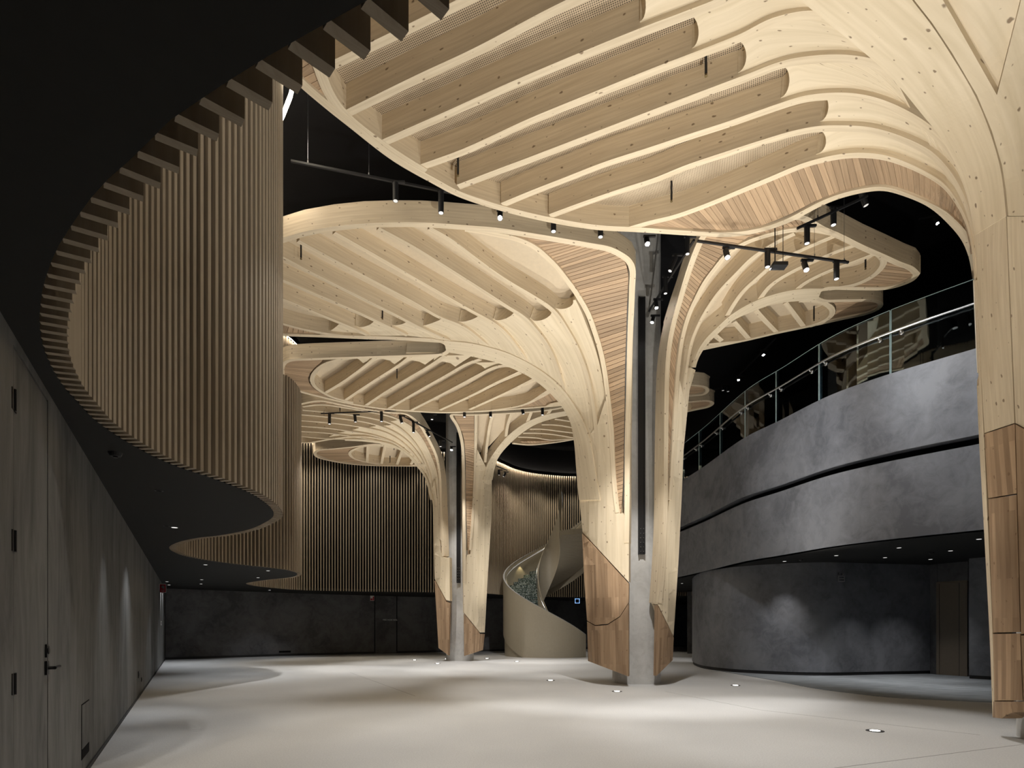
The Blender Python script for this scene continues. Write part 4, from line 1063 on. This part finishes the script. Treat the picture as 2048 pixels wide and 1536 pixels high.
kD = LD.poly('trunk', [(941, 1108), (947, 1020), (951, 950), (955, 900), (970, 930), (984, 960), (983, 1041), (977, 1135), (970, 1265), (960.6, 1265), (928, 1225), (927, 1166), (934, 1110)], .01, .25, M['panel'], tC, cell=12, step=6)
LD.poly('cladding_panel', [(928, 1228), (960.6, 1268), (969.5, 1268), (966, 1300), (929, 1312)], 0, .12, M['clad'], kD, cell=12, step=6)
concrete_core(CXX, CYY, 3.22, 9.4, 'grey concrete column with black steel channel inside the farthest timber tree')

# ================================================================== SPIRAL STAIR
SX, SY, SR, SI = 1.82, 28.12, 2.25, .58
st = empty('spiral_stair', (SX, SY, 0)); tag(st, 'taupe spiral staircase with solid curved balustrades and green marble treads', 'staircase')
sl = 3.87 - 1.98
def zt(p): return 1.98 + sl * p / 90.0
def pos(p, r): t = math.radians(p); return (-math.sin(t) * r, -math.cos(t) * r)     # 0 = front, clockwise to the left
def helix(name, r, th, f0, f1, p0, p1, mat, n=90):
    V = []; Fc = []
    for i in range(n + 1):
        p = p0 + (p1 - p0) * i / n
        a = pos(p, r); c = pos(p, r - th); z0 = max(0.0, f0(p)); z1 = max(z0 + .02, f1(p))
        V += [(*a, z0), (*c, z0), (*c, z1), (*a, z1)]
    for i in range(n):
        for k in range(4): Fc.append((i * 4 + k, i * 4 + (k + 1) % 4, i * 4 + 4 + (k + 1) % 4, i * 4 + 4 + k))
    Fc += [(3, 2, 1, 0), tuple(n * 4 + k for k in range(4))]
    return mk(name, V, Fc, mat, st, smooth=False)
helix('outer_balustrade', SR, .06, lambda p: sl * (p - 37) / 90, zt, -45, 300, M['taupe'], 140)
helix('inner_balustrade', SI, .05, lambda p: zt(p) - 2.5, zt, -45, 300, M['taupe'])
helix('base_drum', SR - .07, .05, lambda p: 0, lambda p: max(.03, sl * (p - 34) / 90), 36, 125, M['taupe'])
helix('stair_soffit', SR - .06, SR - SI - .06, lambda p: zt(p) - 2.45, lambda p: zt(p) - 2.2, 62, 300, M['taupe'])
helix('top_trim', SR + .004, .068, lambda p: zt(p), lambda p: zt(p) + .01, -45, 300, M['greyprint'], 140)
for k in range(27):
    p = -42 + k * 9.4; z = zt(p) - .95
    if z < .1: continue
    V = []
    for pp in (p, p + 10.4):
        for r in (SI - .02, SR - .07):
            V += [(*pos(pp, r), z - .17), (*pos(pp, r), z)]
    mk('tread', V, [(0, 2, 3, 1), (4, 5, 7, 6), (0, 1, 5, 4), (2, 6, 7, 3), (1, 3, 7, 5), (0, 4, 6, 2)], M['marble'], st)
for r, nm in ((SR - .14, 'outer'), (SI + .06, 'inner')):
    m = MB(); m.tube([(*pos(p, r), zt(p) - .16) for p in np.arange(-40, 295, 4)], .018, 6); hr = m.build('handrail', M['steel'], st)
    m = MB(); m.tube([(*pos(p, r), zt(p) - .19) for p in np.arange(-40, 200, 4)], .006, 5); m.build('handrail_light', M['lens'], hr)
for p, r in ((105, SR - .2), (140, SR - .2), (75, SR - .2), (5, SI + .12), (-20, SI + .12)):
    x, y = pos(p, r); spot('stair_lamp', (SX + x, SY + y, zt(p) - .22), (SX + x * 1.03, SY + y * 1.03, 0), 14, 80, .6, (1, .85, .5), .02)

# ================================================================== LIGHT FITTINGS
def floor_light(px, py, label):
    p = W(px, py, 0); root = empty('floor_light', p); tag(root, label, 'floor light', 'recessed floor uplights')
    m = MB(); n = 24
    for r0, r1, z0, z1 in ((.105, .105, 0, .006),):
        m.cyl((0, 0, 0), (0, 0, .006), .11, n=n)
    m.build('trim_ring', M['skirt'], root)
    m = MB(); m.cyl((0, 0, .004), (0, 0, .008), .062, n=n); m.build('lens', M['lens_floor'], root)
    return p
FL = [(1750, 1462, 'nearest round floor uplight, in front of the right timber trunk'), (1471, 1371, 'floor uplight to the right of the central trunk, near the carpet'), (1234, 1383, 'floor uplight directly before the central trunk'),
      (1101, 1361, 'floor uplight left of the central trunk, between trunk and staircase'), (1034, 1323, 'floor uplight at the left foot of the taupe spiral staircase'), (974, 1317, 'floor uplight just right of the farthest timber trunk'),
      (875, 1327, 'floor uplight before the left foot of the farthest timber trunk'), (829, 1320, 'leftmost floor uplight, left of the farthest timber trunk'), (893, 1318, 'floor uplight tucked beneath the left foot of the farthest trunk')]
UP = {}
for i, (x, y, lab) in enumerate(FL): UP[i] = floor_light(x, y, lab)


def spotlight(px, py, d, h, label, lens='lens', tilt=(0, 0), r=None, rail_z=None):
    """cylindrical track head: its lower rim is seen at (px, py) at depth d"""
    p = D(px, py, d); r = r or .048
    t = Vector((math.sin(tilt[0]), math.sin(tilt[1]), -1)).normalized()
    root = empty('spotlight', p); tag(root, label, 'spotlight', 'black cylindrical track spotlights')
    m = MB(); m.cyl(-t * h, (0, 0, 0), r, n=18); m.build('housing', M['metal_black'], root, False)
    m = MB(); m.cyl(t * -.02, t * .0015, r * .8, n=18); m.build('lens', M[lens], root)
    m = MB(); q = -t * h * .85; top = h + .02
    m.cyl(q, (q.x, q.y, top), .013, n=8); m.box((q.x + .05, q.y, top), (.22, .04, .035)); m.build('track_adapter', M['metal_black'], root)
    return p


def rail(a, b, label, cables=(), up=CEIL):
    a, b = Vector(a), Vector(b); mid = (a + b) / 2; root = empty('track_rail', mid); tag(root, label, 'light track', 'suspended black lighting tracks')
    d = (b - a); R = Matrix.Rotation(math.atan2(d.y, d.x), 3, 'Z') @ Matrix.Rotation(-math.atan2(d.z, math.hypot(d.x, d.y)), 3, 'Y')
    m = MB(); m.box((0, 0, 0), (d.length, .036, .034), R); m.build('rail_profile', M['metal_black'], root)
    for t in cables:
        p = a + d * t - mid
        m = MB(); m.cyl(p, (p.x, p.y, up - mid.z), .003, n=5); m.cyl(p, p + Vector((0, 0, .06)), .012, n=8); m.build('suspension_cable', M['steel'], root)
    return a, b


HOT = {}
# left upper track between slat curtain and canopies
rail(D(582, 322, 9.5), D(905, 386, 10.0), 'thin black light track at upper left beside the slat curtain', (.1, .47))
spotlight(791, 402, 9.8, .30, 'unlit black spotlight on the upper left track, left of the canopy fascia', 'lens_dim')
spotlight(882, 426, 9.9, .36, 'black spotlight hanging before the left canopy fascia', 'lens')
HOT['a'] = spotlight(1000, 436, 9.95, .16, 'dazzling spotlight at the canopy edge above the left canopy', 'lens_hot', (0, -.55))
spotlight(1107, 463, 10.1, .2, 'black spotlight below the overhead canopy edge, right of the dazzling one', 'lens')
spotlight(1201, 474, 10.2, .2, 'black spotlight at the corner of the central front canopy fascia', 'lens')
HOT['b'] = spotlight(1295, 488, 10.3, .16, 'dazzling spotlight in the dark gap above the central concrete column', 'lens_hot', (0, -.55))
# main track right of centre
rail(D(1395, 482, 9.95), D(1697, 525, 10.2), 'long black light track in front of the right-hand canopy', (.52, .77, .97), 10.9)
HOT['c'] = spotlight(1455, 515, 10.0, .2, 'dazzling left spotlight on the long track before the right canopy', 'lens_hot', (0, -.5))
spotlight(1535, 534, 10.08, .29, 'black spotlight on the long track beside the hanging black box', 'lens')
HOT['d'] = spotlight(1613, 540, 10.14, .2, 'dazzling right spotlight on the long track before the right canopy', 'lens_hot', (0, -.5))
spotlight(1673, 558, 10.18, .29, 'black spotlight at the right end of the long track', 'lens')
p = D(1558, 535, 10.05); bx = empty('pendant_box', p); tag(bx, 'small flat black box hanging on two rods beside the long track', 'box')
m = MB(); m.box((0, 0, .03), (.25, .16, .06)); m.build('case', M['metal_black'], bx)
for s in (-.07, .07): m = MB(); m.cyl((s, 0, .06), (s, 0, CEIL - p.z), .006 if s > 0 else .01, n=6); m.build('rod', M['metal_black'], bx)
rail(D(1594, 457, 9.98), D(1735, 392, 9.75), 'short black light track rising under the overhead arch', (.3,), 10.9)
spotlight(1614, 487, 9.98, .29, 'black spotlight at the low end of the short arch track', 'lens')
spotlight(1667, 450, 9.9, .28, 'black spotlight midway on the short arch track', 'lens')
spotlight(1732, 411, 9.8, .26, 'tilted black spotlight at the top of the short arch track', 'lens_dim', (.35, 0))
rail(D(1838, 438, 13), D(1876, 430, 13), 'tiny black ceiling track seen through the timber arch', ())
HOT['e'] = spotlight(1875, 447, 13, .16, 'lit spotlight on the black ceiling seen through the timber arch', 'lens_hot', (.1, -.4), .04)
# behind the central tree
rail(D(1388, 480, 10.8), D(1298, 622, 14.0), 'receding black light track beside the central concrete column', ())
for x, y, d, h, l, t, lab in [(1375, 508, 10.7, .3, 'lens', (0, 0), 'uppermost spotlight on the receding track beside the right leg'), (1340, 542, 11.4, .3, 'lens', (-.45, 0), 'second spotlight from the top of the receding track, tilted'),
                        (1331, 587, 12.3, .34, 'lens', (0, 0), 'third spotlight down the receding track'), (1313, 616, 12.9, .2, 'lens_hot', (0, -.3), 'bright fourth spotlight down the receding track'),
                        (1304, 645, 13.4, .16, 'lens_hot', (-.3, -.3), 'lowest bright spotlight on the receding track by the concrete column')]:
    spotlight(x, y, d, h, lab, l, t, .042)
# between tree B and tree C
rail(D(642, 827, 19.3), D(792, 821, 19.3), 'black light track under the rear left canopy, left section', (.04, .35), 10.9)
rail(D(795, 826, 19.6), D(905, 885, 21.6), 'black light track bending towards the farthest trunk', (.12,), 10.9)
for x, y, d, h, l, t, lab in [(659, 848, 19.3, .34, 'lens', (0, 0), 'leftmost spotlight on the track below the rear left canopy'), (711, 844, 19.3, .22, 'lens_dim', (.1, 0), 'second small spotlight on the track below the rear left canopy'), (763, 843, 19.3, .34, 'lens', (0, 0), 'third spotlight on the track below the rear left canopy'),
                        (804, 846, 19.7, .22, 'lens_dim', (.3, 0), 'tilted spotlight at the start of the bending track'), (827, 865, 20.1, .34, 'lens', (0, 0), 'upright spotlight midway along the bending track'), (859, 873, 20.7, .2, 'lens', (.6, 0), 'sharply tilted spotlight on the bending track'),
                        (903, 900, 21.6, .12, 'lens_hot', (0, -.5), 'dazzling spotlight in the gap of the farthest timber tree'), (881, 893, 21.2, .2, 'lens_dim', (0, 0), 'dark spotlight beside the fascia of the farthest tree'), (864, 839, 19.6, .15, 'lens', (0, 0), 'small spotlight in the dark gap above the farthest tree'),
                        (929, 834, 19.2, .16, 'lens', (0, 0), 'first spotlight peeking under the rear canopy, right of the dark gap'), (981, 834, 19.2, .18, 'lens_dim', (0, 0), 'second spotlight peeking under the rear canopy edge'), (1047, 828, 19.2, .18, 'lens_dim', (.3, 0), 'tilted spotlight peeking under the rear canopy edge'), (1085, 830, 19.2, .24, 'lens', (0, 0), 'last spotlight under the rear canopy edge near the central spine')]:
    spotlight(x, y, d, h, lab, l, t, .05)
rail(D(1474, 755, 20), D(1552, 676, 17.2), 'black ceiling track above the glass balustrade', ())
spotlight(1527, 710, 18.0, .15, 'lit spotlight on the ceiling track above the glass balustrade', 'lens_hot', (.1, -.3), .05)
spotlight(1477, 760, 20.0, .15, 'lower lit spotlight on the ceiling track above the glass balustrade', 'lens_hot', (0, -.3), .05)
rail(D(1424, 780, 21), D(1452, 772, 21), 'stub of black track beside the small far canopy tips', ())
for x, y, lab in ((1446, 781, 'tiny spotlight beside the small far canopy tips'), (1456, 783, 'tiniest spotlight at the end of the stub track')): spotlight(x, y, 21, .14, lab, 'lens_dim', (0, 0), .05)
rail(D(993, 932, 25.5), D(1015, 941, 25.5), 'short track in front of the slats by the far right trunk', ())
spotlight(998, 950, 25.4, .2, 'upright spotlight in front of the slats right of the farthest trunk', 'lens_dim'); spotlight(1007, 953, 25.4, .18, 'tilted spotlight in front of the slats right of the farthest trunk', 'lens', (-.6, 0))


def downlight(px, py, z, label, grp, lens='lens'):
    p = W(px, py, z); root = empty('downlight', p); tag(root, label, 'downlight', grp)
    m = MB(); m.cyl((0, 0, -.008), (0, 0, 0), .065, n=18); m.build('trim_ring', M['skirt'], root)
    m = MB(); m.cyl((0, 0, -.012), (0, 0, -.006), .045, n=16); m.build('lens', M[lens], root)
    return p
G1 = 'downlights in the left soffit'; G2 = 'downlights under the balcony'
DLL = [downlight(x, y, SOF, l, G1) for x, y, l in [(349, 1054, 'nearest soffit downlight, left of the second slat bulge'), (411, 1129, 'soffit downlight just below the second slat bulge'), (536, 1141, 'soffit downlight inside the narrow soffit tongue'), (516, 1155, 'soffit downlight above the smallest slat bulge'),
                                                  (403.5, 1159, 'soffit downlight in the middle of the far left soffit'), (334, 1163, 'soffit downlight above the red flag sign'), (338, 1169.5, 'farthest soffit downlight behind the red flag sign'), (402, 1167.5, 'farthest soffit downlight in the middle of the far left soffit'), (539, 1180, 'soffit downlight under the smallest slat bulge')]]
DLR = [downlight(x, y, SOR, l, G2) for x, y, l in [(1569, 1122, 'balcony downlight at the left, near the curved wall top'), (1672.5, 1110.5, 'second balcony downlight from the left'), (1770, 1114.6, 'balcony downlight above the right scallop of wall light'), (1798, 1095, 'balcony downlight nearest the balcony edge'),
                                                  (1861, 1118, 'balcony downlight before the taupe door'), (1901, 1101, 'balcony downlight left of the big timber trunk'), (1958, 1077.6, 'balcony downlight touching the big timber trunk'), (1397, 1159, 'balcony downlight at the corridor mouth'), (1364, 1166.5, 'balcony downlight beside the central right trunk'), (1368, 1195, 'farthest balcony downlight deep in the corridor')]]
for x, y, z, lab in ((1602, 1119, SOR, 'small dark smoke detector under the balcony'), (1863, 1105, SOR, 'flat dark disc detector under the balcony near the door'), (231, 905, SOF, 'dark sensor on the left soffit beside the slat edge')):
    p = W(x, y, z); o = empty('smoke_detector', p); tag(o, lab, 'detector'); m = MB(); m.cyl((0, 0, -.035), (0, 0, 0), .045, .06, 16); m.build('body', M['metal_black'], o); m = MB(); m.cyl((0, 0, -.05), (0, 0, -.035), .02, n=10); m.build('sensor_cap', M['skirt'], o)

# sprinkler rods hanging in the canopy bays
def sprinkler(px, y0, y1, zc, label):
    z1 = zc + .03; d = (z1 - H) * F / (HY - y1); p = D(px, y1, d); root = empty('sprinkler', p); tag(root, label, 'sprinkler', 'black sprinkler drops in the timber bays')
    m = MB(); m.cyl((0, 0, .03), (0, 0, .36), .017, n=10); m.build('drop_pipe', M['metal_black'], root)
    m = MB(); m.cyl((0, 0, 0), (0, 0, .035), .012, n=10); m.cyl((0, 0, -.004), (0, 0, .002), .02, n=10); m.build('sprinkler_head', M['brass'], root)
for x, a, c, z, lab in [(916, 313, 352, ZA, 'black sprinkler drop at the left end of the overhead bays'), (1343, 358, 403, ZA, 'black sprinkler drop in the lowest overhead bay'), (1412, 110, 152, ZA, 'black sprinkler drop near the rounded overhead bay end'),
                        (602, 490, 518, ZB, 'sprinkler drop in the left canopy beside the slat curtain'), (765, 620, 638, ZB, 'sprinkler drop near a rounded bay end of the left canopy'), (998, 612, 638, ZB, 'sprinkler drop inside a rounded bay end right of the left canopy'), (794, 740, 758, ZB, 'sprinkler drop in the upper bays of the rear left canopy'),
                        (767, 795, 815, ZB, 'sprinkler drop at the lower edge of the rear left canopy'), (1005, 735, 748, ZB, 'small sprinkler drop under the central spine'), (1018, 786, 808, ZB, 'sprinkler drop in the last bay of the rear left canopy'), (1628, 610, 641, ZB, 'sprinkler drop in the rear right petal'), (1731, 522, 538, ZB, 'sprinkler drop in the tip bay of the right canopy'),
                        (680, 814, 823, ZB, 'sprinkler drop in the far canopy above the bending track'), (705, 857, 865, ZB, 'sprinkler drop in the lower bays of the far canopy'), (788, 893, 900, ZB, 'sprinkler drop at the top of the far rear petal'), (780, 912, 925, ZB, 'lowest sprinkler drop in the far rear petal')]:
    sprinkler(x, a, c, z, lab)

# ================================================================== SIGNS
Ys = 19.6; a = wl_pt(Ys, 0, .0)
sg = empty('fire_sign', (a.x, a.y, 2.72)); tag(sg, 'red fire sign projecting from the far end of the left wall', 'sign')
sgw, sgh = .24, .30
m = MB(); m.box((sgw / 2, 0, 0), (sgw, .006, sgh)); m.build('sign_board', M['white'], sg)
m = MB(); m.box((sgw / 2 + .008, -.004, 0), (sgw - .036, .004, sgh - .03)); m.build('red_field', M['red'], sg)
m = MB(); m.cyl((sgw / 2 + .01, -.006, .045), (sgw / 2 + .01, -.009, .045), .052, n=20); m.box((sgw / 2 + .045, -.0075, .02), (.035, .003, .1)); m.build('hose_symbol', M['greyprint'], sg)
m = MB(); m.box((sgw / 2 + .01, -.0075, -.068), (.14, .003, .018)); m.box((sgw / 2 + .01, -.0075, -.1), (.08, .003, .014)); m.build('sign_print', M['greyprint'], sg)
b = MB(); Y = wl(321.5); wl_box(b, Y, Y + .45, 1.46, 1.62, 0, .01); o = b.build('wall_plate', M['white']); tag(o, 'small pale plate on the far end of the left wall', 'plate')
c = MB(); wl_box(c, Y + .1, Y + .35, 1.5, 1.58, .01, .014); c.build('plate_face', M['greyprint'], o)
s2 = back_panel('fire_sign', 740, 748, 2.78, 3.04, .025, M['white']); tag(s2, 'small white and red fire hose sign on the dark back wall', 'sign')
back_panel('red_field', 740.4, 744.5, 2.80, 2.90, .038, M['red'], s2, .003); back_panel('red_field', 745, 747.6, 2.80, 3.0, .038, M['red'], s2, .003)
def text_mesh(s, size, name, mat, parent, Mx, ext=.004):
    c = bpy.data.curves.new(name, 'FONT'); c.body = s; c.size = size; c.extrude = ext; c.align_x = 'CENTER'; c.resolution_u = 3
    t = bpy.data.objects.new(name, c); COL.objects.link(t)
    dg = bpy.context.evaluated_depsgraph_get(); me = bpy.data.meshes.new_from_object(t.evaluated_get(dg)); bpy.data.objects.remove(t)
    me.transform(Mx); me.materials.clear(); me.materials.append(mat)
    o = bpy.data.objects.new(name, me); COL.objects.link(o); o.parent = parent; return o
pa, dd = bw_at(780); nn = Vector((dd.y, -dd.x, 0)); nn = nn if nn.y < 0 else -nn
Rm = Matrix((dd, Vector((0, 0, 1)), nn)).transposed().to_4x4()
text_mesh('FIRE HOSE REEL', .115, 'door_lettering', M['white'], d2, Matrix.Translation(pa + nn * .024 + Vector((0, 0, 1.74))) @ Rm)
# pictogram on the curved wall
pq = W(1682, 1352, 0); wsg = empty('wall_pictogram', (pq.x, pq.y - .02, 2.78)); tag(wsg, 'faint grey pictogram sign on the curved plaster wall', 'sign')
m = MB(); m.box((-.06, 0, .14), (.025, .02, .06)); m.box((.05, 0, .13), (.045, .02, .045)); m.build('arrow_marks', M['greyprint'], wsg)
m = MB()
for z in (.08, 0, -.08): m.box((0, 0, z), (.18, .02, .03))
m.box((-.085, 0, 0), (.025, .02, .19)); m.box((.085, 0, 0), (.02, .02, .19)); m.build('frame_mark', M['greyprint'], wsg)
pb = D(1154.5, 1202, 33.0); bsg = empty('blue_sign', pb); tag(bsg, 'small square glowing blue sign on the dark wall behind the staircase', 'sign')
m = MB(); m.box((0, 0, 0), (.28, .04, .28)); m.build('sign_case', M['metal_black'], bsg)
m = MB()
for s in (-1, 1): m.box((s * .12, -.024, 0), (.025, .01, .26)); m.box((0, -.024, s * .12), (.26, .01, .025))
m.build('lit_border', M['blue_lit'], bsg)

# ================================================================== LAMPS
WARM = (1, .955, .87); NEU = (1, .97, .93); COOL = (.94, .97, 1)
# in-floor uplights throwing light onto the timber
def uplight(i, aim, w, deg=90): p = UP[i]; spot('uplight_beam', (p.x, p.y, .03), aim, w, deg, .9, WARM, .06)
uplight(0, (3.6, 7.0, 8), 520, 76); uplight(1, (5.5, 12.0, 8), 900, 84); uplight(2, (1.0, 11.6, 8), 750, 84); uplight(3, (-1.2, 14.0, 8), 850, 96)
uplight(4, (.5, 21.5, 8), 700); uplight(5, (-1, 21.5, 8), 600); uplight(6, (-4, 20.5, 8), 750); uplight(7, (-6, 22, 8), 700)
uplight(0, (.6, 11.5, 8.4), 900, 80); uplight(3, (-2.5, 19, 8.4), 250, 80)
# added fill uplight, out of frame, brightens the rib sides of the overhead canopy
q = Vector((2.6, 2.9, 0)); fill_uplight = empty('floor_light', q); tag(fill_uplight, 'added fill uplight out of view near the viewpoint, under the overhead canopy', 'floor light', 'recessed floor uplights')
m = MB(); m.cyl((0, 0, 0), (0, 0, .006), .11, n=24); m.build('trim_ring', M['skirt'], fill_uplight); m = MB(); m.cyl((0, 0, .004), (0, 0, .008), .062, n=24); m.build('lens', M['lens_floor'], fill_uplight)
spot('uplight_beam', (q.x, q.y, .03), (1.4, 8.0, 8.3), 1900, 88, .9, WARM, .06)
# warm wash from the lights along the top of the slat curtain
for s_ in [2.6, 5.2, 7.6, 9.6, 12.0, 15.5, 19.0, 23.0] + [float(v) for v in np.linspace(27.5, Lc[-1] - 11, 9)]:
    k = int(np.argmin(np.abs(Lc - s_ * 1.0 - 2.2))); e_ = edge[k]; t_ = Tn[k]; q = Vector((e_[0] + t_[1] * (.9 if s_ < 25 else 1.3), e_[1] - t_[0] * (.9 if s_ < 25 else 1.3), TOPZ - .1))
    spot('curtain_wash', q, (q.x + t_[1] * (3.2 if s_ < 25 else .4), q.y - t_[0] * (3.2 if s_ < 25 else .4), 0), 190, 66 if s_ < 25 else 115, .5, (1, .88, .70), .08)
# track heads lighting the floor and walls
def beam(p, aim, w, deg, col=NEU, blend=.5): d = (Vector(aim) - p).normalized() * .05; spot('track_beam', p + d, aim, w, deg, blend, col, .05)
beam(D(791, 402, 9.8), (-2.0, 6.6, 0), 420, 62); beam(D(882, 426, 9.9), (-.4, 6.8, 0), 620, 58); beam(HOT['a'], (1.8, 7.4, 0), 560, 58); beam(HOT['b'], (2.6, 12.6, 0), 1500, 60); beam(HOT['d'], (4.5, 8.4, 0), 950, 52)
beam(D(659, 848, 19.3), (-6.4, 16.8, 0), 1300, 66); beam(D(763, 843, 19.3), (-2.8, 20.5, 0), 1100, 66); beam(D(981, 834, 19.2), (.8, 20, 0), 1100, 66); beam(D(903, 900, 21.6), (-1.5, 22.5, 0), 600, 70); beam(D(1085, 830, 19.2), (1.6, 25.6, 1.6), 1100, 60)
beam(D(1535, 534, 10.08), (9.4, 13, 4.8), 300, 84, COOL, .7); beam(HOT['c'], (7.4, 17, 4.0), 380, 62, COOL, .7); beam(D(1673, 558, 10.18), (11.5, 11, 5), 190, 84, COOL, .7)
for p in DLL: spot('downlight_beam', (p.x, p.y, p.z - .03), (p.x, p.y, 0), 65, 95, .6, COOL, .04)
for p in DLR: spot('downlight_beam', (p.x, p.y, p.z - .03), (p.x, p.y + .3, 0), 95, 72, .8, NEU, .04)
for px, w in ((207, 60), (252, 60)):  # lamps for the left wall scallops; their dark fittings are added
    q = wl_pt(wl(px), SOF, .55); qa = wl_pt(wl(px), .6, .1); spot('downlight_beam', (q.x, q.y, SOF - .02), qa, w, 52, 1, COOL, .03)
    r_ = empty('downlight', q); tag(r_, ('near' if px < 220 else 'farther') + ' added dark downlight fitting for a light scallop on the left wall', 'downlight', G1); m = MB(); m.cyl((0, 0, -.006), (0, 0, 0), .05, n=16); m.build('trim_ring', M['skirt'], r_); m = MB(); m.cyl((0, 0, -.008), (0, 0, -.004), .03, n=12); m.build('lens', M['black'], r_)
